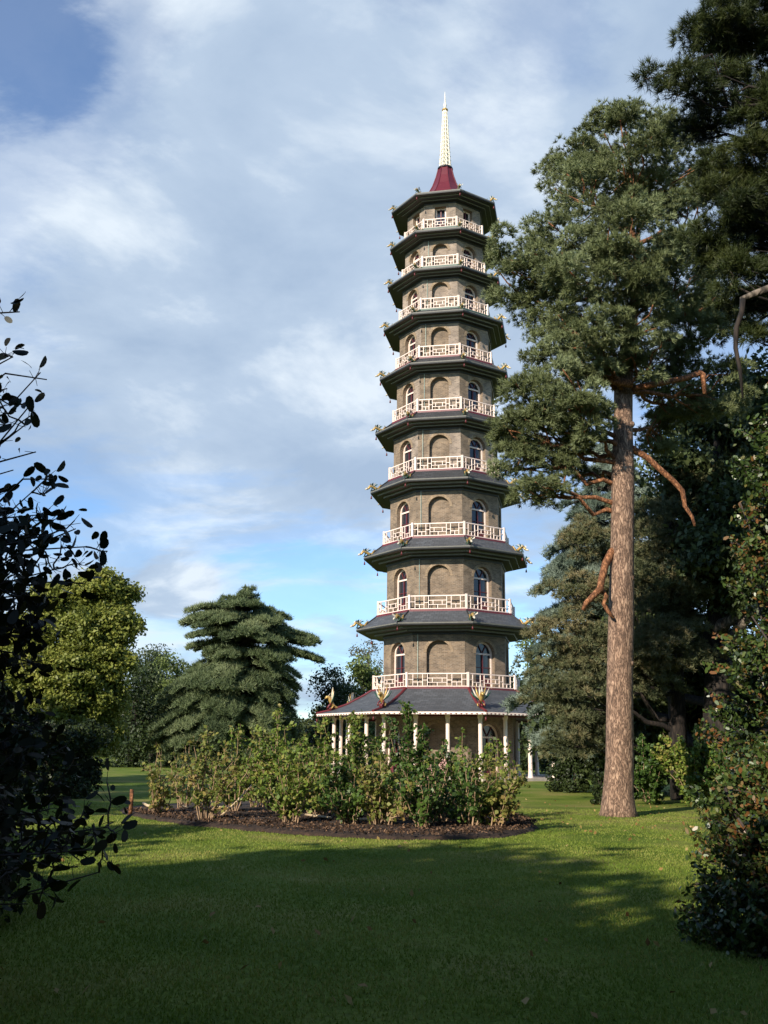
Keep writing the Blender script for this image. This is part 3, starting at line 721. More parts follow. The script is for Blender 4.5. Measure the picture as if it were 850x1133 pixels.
# ------------------------------------------------------------------ trees
def L_(px, py, rpx, d, dd=0, sq=(1, 1, .85)):
    m = mpp(d+dd, py)*rpx; return (P(px, py, d+dd), (m*sq[0], m*sq[1], m*sq[2]))
def mk_tree(name, label, cat, base, group=None):
    e = empty(name, tuple(base)); tag(e, label, cat, group); return e
def local(pts, base): return np.asarray(pts)-np.asarray(base)
def tree(name, label, base, trunk, rad, lobes, style, mat, bark, pads, per, padr, size, group=None, cat='tree', K=14, wid=.02, limb=.12, flat=.7, tn=14, sub=5, shell=.6, limbbark=None, lk=4, nb=.55, up=.15, tsp=1.0, r1=.02):
    base = np.array(base, float); e = mk_tree(name, label, cat, base, group)
    lobes = [(np.array(c)-base, r) for c, r in lobes]; trunk = local(trunk, base)
    Pt, Nm, Td, PC = crown_points(lobes, pads, per, padr, flat, up, shell)
    tint = rng.random(Td.max()+1)
    if style == 'tuft':
        V = tufts(Pt, Nm, size*rng.uniform(.75, 1.25, len(Pt)), K, wid, tsp); v = np.repeat(tint[Td]*.35+rng.random(len(Pt))*.45, K)+rng.random(len(Pt)*K)*.2; k = 3
    else:
        Pt = Pt+rng.normal(size=Pt.shape)*padr*.33
        V = leaves(Pt, size*rng.uniform(.6, 1.3, len(Pt)), Nm, .6, lk, nb); v = tint[Td]*.4+rng.random(len(Pt))*.6; k = lk
    np_mesh('crown', V, k, mat, v, e)
    tb = MB(); tb.tube(trunk, rad, bark, tn); 
    tk = tb.build('trunk', e, True)
    lb = MB(); limbs(lb, trunk, lobes, limbbark or bark, limb, PC, sub, r1); lb.build('limbs', e, True)
    return e, tk

# big Scots pine on the right
b = G(685, 903); D0 = b[1]
tr = [b+[0, 0, -.1], b+[0, 0, .15], b+[0, 0, .6]]+[P(x, y, D0) for x, y in ((685.5, 840), (686, 760), (687, 680), (688.5, 600), (689, 530), (690, 470), (689, 430), (695, 380), (704, 330), (706, 270))]
rad = [.52, .45, .4, .365, .35, .335, .32, .305, .28, .26, .2, .14, .08]
lob = [L_(x, y, r, D0, dd) for x, y, r, dd in (
    (692, 172, 62, 0), (632, 182, 34, .5), (650, 215, 40, -.8), (735, 190, 62, 1), (775, 250, 55, 1.5), (578, 278, 34, -.5), (572, 315, 30, .3), (618, 275, 38, -1.2), (655, 300, 52, -1.8), (705, 262, 60, -2.2),
    (750, 310, 50, -.5), (605, 345, 36, .6), (650, 368, 42, -1.5), (618, 392, 34, .2), (590, 440, 34, -.5), (630, 440, 40, -1.2), (578, 482, 28, -.5), (612, 492, 34, .4), (592, 545, 22, 0), (640, 520, 20, 1.5),
    (722, 395, 36, 1.6), (765, 372, 38, 1), (745, 440, 32, 1.8), (790, 430, 40, 1.5), (660, 420, 26, 1.8), (700, 350, 38, -1.6), (718, 398, 28, -.9), (676, 400, 26, -1.1), (708, 305, 40, -1.9), (600, 462, 38, -.2), (645, 470, 34, -1), (572, 512, 26, .2), (606, 528, 28, -.4), (650, 400, 36, -.6), (810, 330, 50, 2), (730, 480, 26, 2.4))]
pine, tk = tree('pine_tree', 'tall pine with straight bare pinkish trunk and blue green crown right of the pagoda', b, tr, rad, lob, 'tuft', M['pine'], M['pinebark'], 25, 32, .42, .16,
           K=20, wid=.021, limb=.075, limbbark=M['orangebark'], tn=20, sub=8, shell=.62)
# trunk knots and the two exposed orange limbs
me = tk.data; co_ = np.empty(len(me.vertices)*3); me.vertices.foreach_get('co', co_); co_ = co_.reshape(-1, 3)
for q in co_:
    a_ = math.atan2(q[1], q[0]); q[:2] *= 1+.06*math.exp(-max(q[2], 0)/.28)*(.5+.5*sin(a_*5+1))+.025*sin(a_*3+q[2]*1.7)+.02*sin(a_*7-q[2]*3.1)
me.vertices.foreach_set('co', co_.ravel()); me.update()
kb = MB()
for x, y, s in ((693, 586, 1), (698, 735, 1), (699, 640, .8), (699, 470, 1), (684, 640, .7)):
    p = P(x, y, D0-.15)-b; kb.tube([p-np.array([.1*s, -.05, 0]), p+np.array([.02*s, 0, .02]), p+np.array([.07*s, -.03, .03])], [.13, .1, .05], M['pinebark'], 9)
kb.build('knot', pine, True)
def wp(l, dist, dds=None): return [P(x, y, dist+(dds[i] if dds else 0))-b for i, (x, y) in enumerate(l)]
lb = MB(); lb.tube(wp([(683, 606), (676, 612), (670, 624), (666, 640), (664, 652), (655, 661), (648, 668), (645, 675)], D0-.2, [0.2, .1, 0, -.2, -.3, -.4, -.5, -.5]), [.12, .115, .11, .1, .1, .085, .07, .05], M['orangebark'], 9)
lb.tube(wp([(665, 652), (671, 660), (668, 668), (674, 678), (679, 684)], D0-.4), [.07, .065, .06, .06, .03], M['orangebark'], 8); lb.build('bare_limb', pine, True)
lb = MB(); lb.tube(wp([(692, 492), (702, 498), (716, 506), (730, 519), (745, 532), (755, 543), (758, 560), (766, 572), (769, 582)], D0-.1), [.12, .1, .09, .085, .08, .075, .06, .05, .04], M['orangebark'], 9); lb.build('bare_limb', pine, True)
lb = MB(); lb.tube(wp([(700, 425), (680, 422), (662, 418), (648, 412), (640, 414)], D0-.6), [.12, .1, .1, .08, .06], M['orangebark'], 9)
lb.tube(wp([(700, 430), (730, 424), (760, 418), (775, 412), (778, 414), (780, 436)], D0-.3), [.1, .09, .085, .08, .08, .06], M['orangebark'], 9); lb.build('bare_limb', pine, True)

# second pine with olive brown needles
b2 = G(748, 883); D2 = 37.0; b2 = np.array([P(748, 800, D2)[0], D2, 0])
tr = [b2, P(748, 760, D2), P(746, 680, D2), P(742, 600, D2), P(738, 540, D2)]
lob = [L_(x, y, r, D2, dd) for x, y, r, dd in ((735, 590, 40, -1), (765, 615, 30, -.5), (725, 645, 36, -1.5), (755, 665, 34, -1), (770, 570, 30, 0), (705, 570, 30, 1), (640, 655, 30, -1), (622, 700, 34, -1.5), (655, 725, 36, -1),
                                                 (612, 755, 36, -1.5), (645, 775, 36, -1.8), (630, 815, 34, -1.5), (665, 820, 26, -1), (800, 600, 30, 1), (780, 520, 36, 1.5), (830, 500, 36, 1.5), (655, 600, 28, 0), (745, 715, 40, -1.8), (715, 700, 34, -1.5), (780, 640, 34, -1.8), (720, 750, 30, -1), (765, 545, 34, -1))]
tree('pine_tree', 'shorter bushy pine with olive brown needles behind the bare pinkish trunk', b2, tr, [.35, .3, .25, .18, .1], lob, 'tuft', M['pineolive'], M['darkbark'], 24, 30, .48, .18, K=16, wid=.028, limb=.11, sub=3)

# cedars: layered drooping plates
def plate_tree(name, label, base, H, trunk_r, plates, mat, bark, leaf, dens, group=None, K=5, up=1.0):
    base = np.array(base, float); e = mk_tree(name, label, 'tree', base, group); Pt, Nm, Tv = [], [], []
    lb = MB()
    for (z, az, L, wdt, droop, rise) in plates:
        a = R(az); d = np.array([cos(a), sin(a), 0]); s = np.array([-sin(a), cos(a), 0])
        n = int(dens*L*wdt)
        u = rng.random(n)**.65; lat = rng.uniform(-1, 1, n)*wdt*.5*np.sin(np.clip(u*1.1+.08, 0, 1)*pi*.62+.15)*(1-.25*u)
        # ragged fingers
        fing = .5+.5*np.sin(lat*5.1/wdt*3+az)*np.sin(lat*2.3+z*3)
        u = np.clip(u-(1-fing)*.12*rng.random(n), .05, 1)
        zz = z+rise*np.sin(u*pi*.55)*L*.5-droop*L*u**2.4-.10*np.abs(lat)**1.5*.5
        zz += (.12*np.sin(lat*4+u*9+az)+.05*np.sin(lat*9.3-u*L*5.1+az*2)+rng.normal(size=n)*.06)
        p = d*(u*L)[:, None]+s*lat[:, None]; p[:, 2] = zz
        nrm = unit(np.c_[d[0]*(.25+droop*u), d[1]*(.25+droop*u), np.ones(n)*up]+rng.normal(size=(n, 3))*.35)
        Pt.append(p); Nm.append(nrm); Tv.append(np.full(n, rng.random()))
        us = np.linspace(0, .92, 6); pts = [d*(q*L)+np.array([0, 0, z-.15+rise*sin(q*pi*.55)*L*.5-droop*L*q**2.4]) for q in us]
        lb.tube(pts, list(np.linspace(trunk_r*.32, .02, 6)), bark, 5)
    Pt = np.concatenate(Pt); Nm = np.concatenate(Nm); Tv = np.concatenate(Tv)
    V = tufts(Pt, Nm, leaf*rng.uniform(.7, 1.2, len(Pt)), K, leaf*.16, 1.1)
    np_mesh('crown', V, 3, mat, np.repeat(Tv*.5+rng.random(len(Pt))*.5, K), e)
    tb = MB(); hs = np.linspace(-.1, H, 7); tb.tube([(.25*sin(h*.6), .15*sin(h), h) for h in hs], list(np.linspace(trunk_r, .06, 7)), bark, 12); tb.build('trunk', e, True)
    lb.build('limbs', e, True)
    return e
# cedar of Lebanon, outline from the photograph: (height fraction, reach px left, reach px right)
Dc = 92.0; bc = np.array([P(262, 800, Dc)[0], Dc, 0]); m_ = mpp(Dc, 760)
def ztop(y, d=Dc): return P(262, y, d)[2]
prof = [(660, 10, 18), (668, 30, 36), (680, 60, 50), (692, 66, 68), (706, 56, 84), (722, 40, 86), (740, 70, 70), (755, 84, 66), (770, 92, 64), (785, 98, 66), (800, 98, 62), (815, 100, 60), (828, 96, 56)]
plates = []
for i, (y, l, r_) in enumerate(prof):
    z = ztop(y); npl = 15 if i > 1 else 7
    for k in range(npl):
        az = 360*k/npl+rng.uniform(-14, 14)+i*17
        reach = (l if cos(R(az)) < 0 else r_)*abs(cos(R(az)))+.5*(l+r_)*(1-abs(cos(R(az))))
        Lp = max(1.2, reach*m_*rng.uniform(.88, 1.12)); plates.append((z+rng.uniform(-.75, .6), az, Lp, max(1.2, Lp*.5), .18 if i < 6 else .36, .2 if i < 6 else .28))
plate_tree('cedar_tree', 'broad flat tiered dark green cedar standing left of the pagoda', bc, ztop(664), 1.0, plates, M['cedar'], M['darkbark'], .42, 30, K=7)

# blue cedar behind the pine trunk
Db = 44.0; bb = np.array([P(690, 800, Db)[0], Db, 0]); m_ = mpp(Db, 700)
def zt_(y): return P(690, y, Db)[2]
prof = [(505, 20, 25), (530, 40, 45), (560, 62, 60), (590, 80, 75), (620, 92, 90), (650, 100, 100), (680, 108, 105), (710, 118, 110), (740, 124, 110), (770, 124, 110), (800, 104, 112), (822, 84, 108), (842, 56, 100)]
plates = []
for i, (y, l, r_) in enumerate(prof):
    z = zt_(y)
    for k in range(12):
        az = 360*k/12+rng.uniform(-14, 14)+i*13
        reach = (l if cos(R(az)) < 0 else r_)*abs(cos(R(az)))+.5*(l+r_)*(1-abs(cos(R(az))))
        Lp = max(1., reach*m_*rng.uniform(.8, 1.06)); plates.append((z+rng.uniform(-.4, .4), az, Lp, max(1., Lp*.5), .3, .3))
plate_tree('cedar_tree', 'silvery blue green cedar with drooping sprays partly hiding the right edge of the pagoda', bb, zt_(500), .6, plates, M['blue'], M['darkbark'], .26, 62, K=7)

# big dark tree with forking trunk behind the right shrubs
Dd = 36.0; bd = np.array([P(800, 800, Dd)[0], Dd, 0])
tr = [bd, P(797, 800, Dd), P(796, 740, Dd), P(792, 700, Dd), P(800, 640, Dd), P(810, 560, Dd)]
lob = [L_(x, y, r, Dd, dd) for x, y, r, dd in ((740, 640, 50, 4), (800, 560, 60, 3), (850, 600, 60, 1), (890, 660, 60, 2), (850, 480, 60, 3), (720, 720, 55, 5), (780, 740, 60, 6), (850, 760, 60, 4), (700, 800, 60, 6), (770, 820, 60, 6), (840, 840, 60, 5), (900, 800, 60, 3), (640, 800, 50, 9), (680, 760, 50, 8), (900, 540, 60, -3), (880, 450, 60, -3), (800, 620, 45, -1.5), (835, 560, 50, -2), (760, 520, 40, 0), (790, 460, 45, 1), (835, 650, 40, -1.5), (860, 520, 50, -2))]
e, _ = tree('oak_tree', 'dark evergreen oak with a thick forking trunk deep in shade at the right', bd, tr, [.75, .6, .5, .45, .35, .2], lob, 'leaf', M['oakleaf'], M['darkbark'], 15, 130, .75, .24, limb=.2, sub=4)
lb = MB()
for l in ([(795, 735), (805, 715), (822, 690), (840, 672)], [(797, 745), (815, 735), (838, 722)], [(792, 705), (800, 690), (825, 680), (850, 665)], [(795, 770), (818, 752), (832, 742)]):
    lb.tube([P(x, y, Dd-.6*j)-bd for j, (x, y) in enumerate(l)], list(np.linspace(.28, .12, len(l))), M['greybark'], 8)
lb.build('fork', e, True)

# yellow green tree at left
Dy = 52.0; by = np.array([P(95, 800, Dy)[0], Dy, 0])
tr = [by, P(95, 790, Dy), P(98, 720, Dy), P(105, 660, Dy)]
lob = [L_(x, y, r, Dy, dd) for x, y, r, dd in ((112, 655, 26, 0), (132, 662, 18, .5), (90, 665, 26, .8), (62, 668, 26, 0), (128, 695, 24, -.5), (98, 700, 30, -1), (60, 708, 32, -.6), (25, 705, 28, 0), (118, 735, 28, -.8), (80, 745, 34, -1.4), (36, 745, 34, -1), (5, 740, 34, 0),
                                             (112, 775, 28, -.6), (75, 785, 34, -1.2), (32, 790, 34, -1), (105, 812, 26, 0), (65, 825, 34, 0), (20, 830, 34, 0))]
tree('broad_leaved_tree', 'full yellow green leafy tree behind the dark foliage at the left', by, tr, [.5, .42, .3, .12], lob, 'leaf', M['lime'], M['greybark'], 50, 130, .38, .2, limb=.12, sub=3, shell=.6)

# background trees
def bg_tree(label, px, topy, basey_px, d, wpx, mat, n=9, size=.35, name='background_tree', sparse=1.0, per=60, padr=.9, bark='darkbark', seed=0):
    base = np.array([P(px, 800, d)[0], d, 0]); r0 = wpx/2
    lob = []
    for k in range(n):
        t = k/(n-1); y = topy+r0*.5+(basey_px-topy-r0*.6)*t; wd = r0*(.35+.65*sin(min(1, t*1.15+.15)*pi*.62))
        x = px+rng.uniform(-1, 1)*wd*.6; lob.append(L_(x, y, r0*rng.uniform(.38, .58), d, rng.uniform(-2, 2)))
    tr = [base, P(px, 800, d), P(px, topy+r0*.6, d)]
    return tree(name, label, base, tr, [.5, .4, .1], lob, 'leaf', mat, M[bark], 9*sparse, per, padr, size, group='trees along the far edge of the lawn', limb=.16, sub=4)
bg_tree('round light green tree rising just left of the lowest pagoda balcony', 402, 722, 860, 105, 60, M['mid'], 11, .32, seed=1, padr=.8)
bg_tree('thin brownish treetop showing sky, above the light green tree', 408, 700, 800, 118, 70, M['autumn'], 6, .26, sparse=.35, per=40, padr=.7, bark='greybark')
bg_tree('low dark rounded tree between the tiered cedar and the pagoda roof', 368, 742, 862, 100, 62, M['darkleaf'], 11, .3)
bg_tree('open topped dark green tree between the yellow green tree and the tiered cedar', 172, 712, 850, 112, 66, M['oakleaf'], 12, .3, sparse=1.3, per=60)
bg_tree('dark green tree filling the gap left of the tiered cedar', 150, 745, 862, 88, 60, M['darkleaf'], 11, .28)
bg_tree('bushy green tree at the foot of the tiered cedar on its left', 196, 722, 850, 104, 50, M['mid'], 10, .3)
bg_tree('dark spreading tree seen through the pagoda columns', 450, 772, 862, 122, 120, M['darkleaf'], 13, .35)
bg_tree('dark green tree behind the right side of the colonnade', 575, 735, 862, 95, 90, M['darkleaf'], 13, .3)
bg_tree('pale green tree peeping out beside the second pagoda roof', 588, 700, 860, 110, 50, M['mid'], 11, .3)
bg_tree('dark tree behind the lower right sprays of the blue green cedar', 650, 742, 862, 80, 110, M['darkleaf'], 13, .3)
bg_tree('distant dark tree low behind the shrub bed', 300, 790, 862, 125, 140, M['darkleaf'], 13, .35)

# far wood closing the view behind the park
Lp_ = []; Ln_ = []
for k in range(230):
    x = -150+300*k/229+rng.normal(); y = 165+rng.uniform(-6, 12)+.12*abs(x); h = rng.uniform(6.5, 10.5)+1.5*sin(x*.13)
    for z in (h*.25, h*.55, h*.8):
        q = ball(420, .6); Lp_.append(np.array([x+rng.normal()*.8, y, z])+q*np.array([2.6, 2.6, h*.24])); Ln_.append(unit(q+[0, -.3, .4]))
Lp_ = np.concatenate(Lp_); Ln_ = np.concatenate(Ln_); Lp_[:, 2] = np.abs(Lp_[:, 2])
tag(np_mesh('distant_wood', leaves(Lp_, rng.uniform(.4, .9, len(Lp_)), Ln_, .7), 4, M['far'], rng.random(len(Lp_))), 'dark wood closing the view far beyond the lawn', 'wood', kind='stuff')

# dark laurels under the yellow green tree, left
def bush(name, label, px, py_base, d, wpx, hpx, mat, leaf, n, group=None, style='leaf', dense=1.0, cat='shrub', lk=4, stems=6, bark='twig', base=None, hgt=None, wid=None, squash=.8):
    base = np.array([P(px, 800, d)[0], d, 0]) if base is None else np.array(base, float)
    H = hgt or hpx*mpp(d, 830); Wd = wid or wpx*mpp(d, 830)/2
    e = mk_tree(name, label, cat, base, group); Pt, Nm = [], []
    nl = 16
    pads = []
    for k in range(nl*3):
        z = rng.random()**.8*H*.93; wr = Wd*(.35+.65*sin(min(1, (1-z/H)*1.2+.12)*pi*.6)); a = rng.random()*2*pi; r_ = wr*rng.uniform(.35, .9)
        c = np.array([r_*cos(a), r_*sin(a)*squash, z+.05*H]); pr = rng.uniform(.16, .3)*min(Wd, H)*.95
        pads.append(c); m = int(n/(nl*3)); q = ball(m, .4)
        Pt.append(c+q*pr*np.array([1, 1, .9])); Nm.append(unit(q+np.array([cos(a)*.5, sin(a)*.5, .4])))
    Pt = np.concatenate(Pt); Nm = np.concatenate(Nm); Pt[:, 2] = np.abs(Pt[:, 2])
    V = leaves(Pt, leaf*rng.uniform(.6, 1.3, len(Pt)), Nm, .6, lk, .5)
    np_mesh('foliage', V, lk, mat, rng.random(len(Pt)), e)
    sb = MB()
    for k in range(stems*3):
        branch_mb(sb, (rng.normal()*.08, rng.normal()*.08, 0), pads[rng.integers(len(pads))], .035*max(.5, H/2.5), .006, M[bark], 5, .1, 0, 5)
    sb.build('stems', e, True)
    return e
bush('evergreen_shrub', 'dark rounded evergreen bush at the foot of the yellow green tree', 66, 0, 34, 130, 78, M['darkleaf'], .12, 22000)
bush('evergreen_shrub', 'dark evergreen bush at the far left edge beneath the broad leaved branches', -15, 0, 30, 110, 130, M['darkleaf'], .12, 16000)
bush('leafy_shrub', 'dark low shrub just left of the bare pinkish trunk base', 662, 0, 33.0, 28, 34, M['darkleaf'], .1, 1800)

# ------------------------------------------------------------------ the shrub bed
def upright_shrub(label, x, y, H, Wd, ns, mat, leaf=.11, lpm=26, bloom=0, bare=.18, group='shrubs in the mulched bed'):
    base = np.array([x, y, .08]); e = mk_tree('shrub', label, 'shrub', base, group); sb = MB(); Pt, Nm, Dr = [], [], []
    tips = []
    for k in range(ns):
        a = rng.random()*2*pi; r0 = rng.random()*.2; lean = Wd*rng.uniform(.25, 1)*(k > 1); h = H*(rng.uniform(.55, 1) if k > 1 else rng.uniform(.92, 1.05))*(1-.25*(lean/Wd)**2)
        q = 7; pts = []
        for j in range(q+1):
            t = j/q; rr = r0+lean*t**1.2; pts.append(np.array([rr*cos(a), rr*sin(a), h*t])+rng.normal(size=3)*.03*(j > 0))
        sb.tube(pts, list(np.linspace(.017, .004, q+1)), M['stem'], 5, False); tips.append(pts[-1])
        nshoot = int(h*4)
        for _ in range(nshoot):
            t = rng.uniform(bare, .97); j = int(t*q); p = pts[j]+(pts[min(j+1, q)]-pts[j])*(t*q-j)
            d = unit(np.array([cos(a), sin(a), 0])*.5+rdir(1)[0]*.8+np.array([0, 0, .55])); L = rng.uniform(.2, .5)*min(1, H/1.8)*(1.1-.5*t)
            sb.tube([p, p+d*L*.5, p+d*L+np.array([0, 0, .05])], [.006, .005, .002], M['stem'], 3, False)
            m = int(lpm*L); s = rng.uniform(.1, 1.05, m)[:, None]; c = p+d*L*s+rdir(m)*.055
            Pt.append(c); Nm.append(unit(np.tile([0, -.25, .75], (m, 1))+rdir(m)*.5)); Dr.append(np.tile(d*.3+[0, 0, -.35], (m, 1)))
        m = int(lpm*h*.5); t = rng.uniform(bare*.8, 1.02, m); j = np.minimum((t*q).astype(int), q-1); pa = np.array(pts); c = pa[j]+(pa[j+1]-pa[j])*(t*q-j)[:, None]+rdir(m)*.07
        Pt.append(c); Nm.append(unit(np.tile([0, -.25, .75], (m, 1))+rdir(m)*.5)); Dr.append(np.tile([0, 0, -.3], (m, 1)))
    Pt = np.concatenate(Pt); Nm = np.concatenate(Nm); Dr = np.concatenate(Dr)
    V = leaves(Pt, leaf*rng.uniform(.55, 1.25, len(Pt)), Nm, .72, 4, .6, Dr)
    np_mesh('foliage', V, 4, mat, rng.random(len(Pt)), e)
    sb.build('stems', e, True)
    if bloom:
        fl = MB(); fp = []
        for k in range(bloom):
            t = tips[rng.integers(len(tips))]*rng.uniform(.62, .9); c = t+ball(60, 0)*np.array([.12, .12, .1]); np_mesh('flower_head', leaves(c, .05, None, .8, 4), 4, M['bloom'], None, e)
    return e
def at_px(px, d): return P(px, 850, d)[0]
SH = [ # label, px, dist, top y px, width px, stems, material, leaves per metre
 ('small sparse olive shrub at the far left tip of the bed beside the stake', 176, 24.6, 832, 34, 13, 'shrubolive', 30, 0),
 ('wispy shrub with bare tan stems, second from the left in the bed', 232, 22.4, 812, 40, 12, 'shrubolive', 34, 0),
 ('low twiggy shrub behind the second one from the left of the bed', 205, 26.5, 826, 30, 9, 'shrubolive', 30, 0),
 ('tall yellowish shrub whose single leader overlaps the left of the tiered cedar', 262, 25.0, 806, 44, 14, 'shrub', 46, 0),
 ('tallest shrub of the bed, in front of the middle of the tiered cedar', 305, 24.4, 786, 46, 17, 'shrub', 52, 0),
 ('bright leafy shrub leaning over the front edge of the bed, left of centre', 322, 21.6, 826, 44, 16, 'shrub', 60, 0),
 ('dense green shrub in front of the leftmost pagoda columns', 352, 23.6, 804, 46, 16, 'shrub', 54, 0),
 ('tall loose shrub climbing in front of the columns left of the pagoda front', 395, 24.6, 790, 42, 16, 'shrub', 50, 0),
 ('rounded olive green shrub low at the front middle of the bed', 385, 21.4, 842, 50, 18, 'shrubdark', 62, 0),
 ('bushy shrub with a tan basal clump just right of the edging branch', 424, 21.2, 836, 44, 18, 'shrubolive', 55, 0),
 ('tall upright shrub reaching the eaves in front of the pagoda front', 452, 23.8, 790, 42, 16, 'shrubdark', 58, 0),
 ('deep green glossy shrub low at the front right of centre', 470, 20.9, 848, 48, 18, 'shrubdark', 66, 0),
 ('shrub with faded pink flower heads right of the bed centre', 492, 22.2, 826, 40, 15, 'shrubdark', 44, 9),
 ('fresh green shrub before the right front column of the pagoda', 512, 23.4, 812, 42, 15, 'shrub', 52, 0),
 ('shadowy deep green shrub filling the right part of the bed', 520, 21.4, 850, 44, 16, 'shrubdark', 62, 0),
 ('yellowing slender shrub at the right end of the bed', 548, 21.6, 834, 38, 15, 'shrubolive', 48, 0),
 ('olive shrub in the back row left of the pagoda columns', 285, 27.2, 812, 50, 14, 'shrubolive', 48, 0),
 ('olive shrub in the back row under the leftmost roof corner', 340, 27.6, 816, 50, 14, 'shrub', 48, 0),
 ('back row shrub in front of the colonnade middle', 420, 27.4, 822, 54, 14, 'shrub', 48, 0),
 ('back row shrub in front of the right half of the colonnade', 485, 27.0, 836, 50, 14, 'shrubdark', 50, 0),
 ('thin straggling shrub at the back right of the bed, before the last columns', 556, 25.5, 820, 36, 10, 'shrub', 30, 0),
]
for lab, px, d, ty, wpx, ns, mt, lpm, blm in SH:
    H = (P(px, ty, d)[2]-.08)*1.05; lpm = int(lpm*1.15); upright_shrub(lab, at_px(px, d), d, H, wpx*mpp(d, 860)*.95, ns, M[mt], lpm=lpm, bloom=blm, leaf=.105)
for lab, px, d, H_, wd, mt in (('glossy green shrub close behind the right side of the bare pinkish trunk', 716, 33.6, 2.2, .85, 'shrubdark'), ('light green leafy shrub with a tall leader between the trunk and the right hand holly', 770, 32.5, 2.5, 1.3, 'shrub'),
                        ('low olive shrub right of the light green one, behind the corner holly', 815, 31, 1.9, 1.2, 'shrubdark')):
    upright_shrub(lab, at_px(px, d), d, H_, wd, 24, M[mt], lpm=110, leaf=.13, bare=.03, group='shrubs near the big pine')
bush('evergreen_shrub', 'dark evergreen bush under the blue green cedar, between the pagoda and the bare trunk', 632, 0, 43, 62, 42, M['darkleaf'], .14, 7000)
# stake, pale edging branches, leaning cut stick
mb = MB(); p = G(144, 903); mb.tube([p, p+[.01, 0, .35], p+[0, 0, .62]], [.05, .048, .045], M['orangebark'], 8)
tag(mb.build('stake', None, True), 'short brown wooden stake at the left tip of the bed', 'stake')
for lab, pts, r_ in (('long pale curved branch laid along the left of the bed', [(202, 897), (213, 899), (225, 894), (245, 898), (262, 901)], .03),
                     ('pale straight branch laid at the middle of the bed', [(338, 907), (352, 909), (366, 911)], .028),
                     ('pale cut branch laid on the mulch right of the middle one', [(388, 911), (400, 913), (415, 914)], .03),
                     ('short pale bent branch on the mulch near the stake', [(158, 893), (163, 896), (170, 897)], .035)):
    mb = MB(); mb.tube([G(x, y+3)+[0, 0, .17] for x, y in pts], r_, M['log'], 7); tag(mb.build('cut_branch', None, True), lab, 'branch', 'pale branches lying on the mulch')
mb = MB(); a = G(244, 909); mb.tube([a+[0, 0, .12], a+[.35, .1, .45], a+[.65, .2, .8]], [.025, .02, .015], M['log'], 6)
tag(mb.build('cut_branch', None, True), 'pale stick leaning up into the second shrub from the left', 'branch', 'pale branches lying on the mulch')

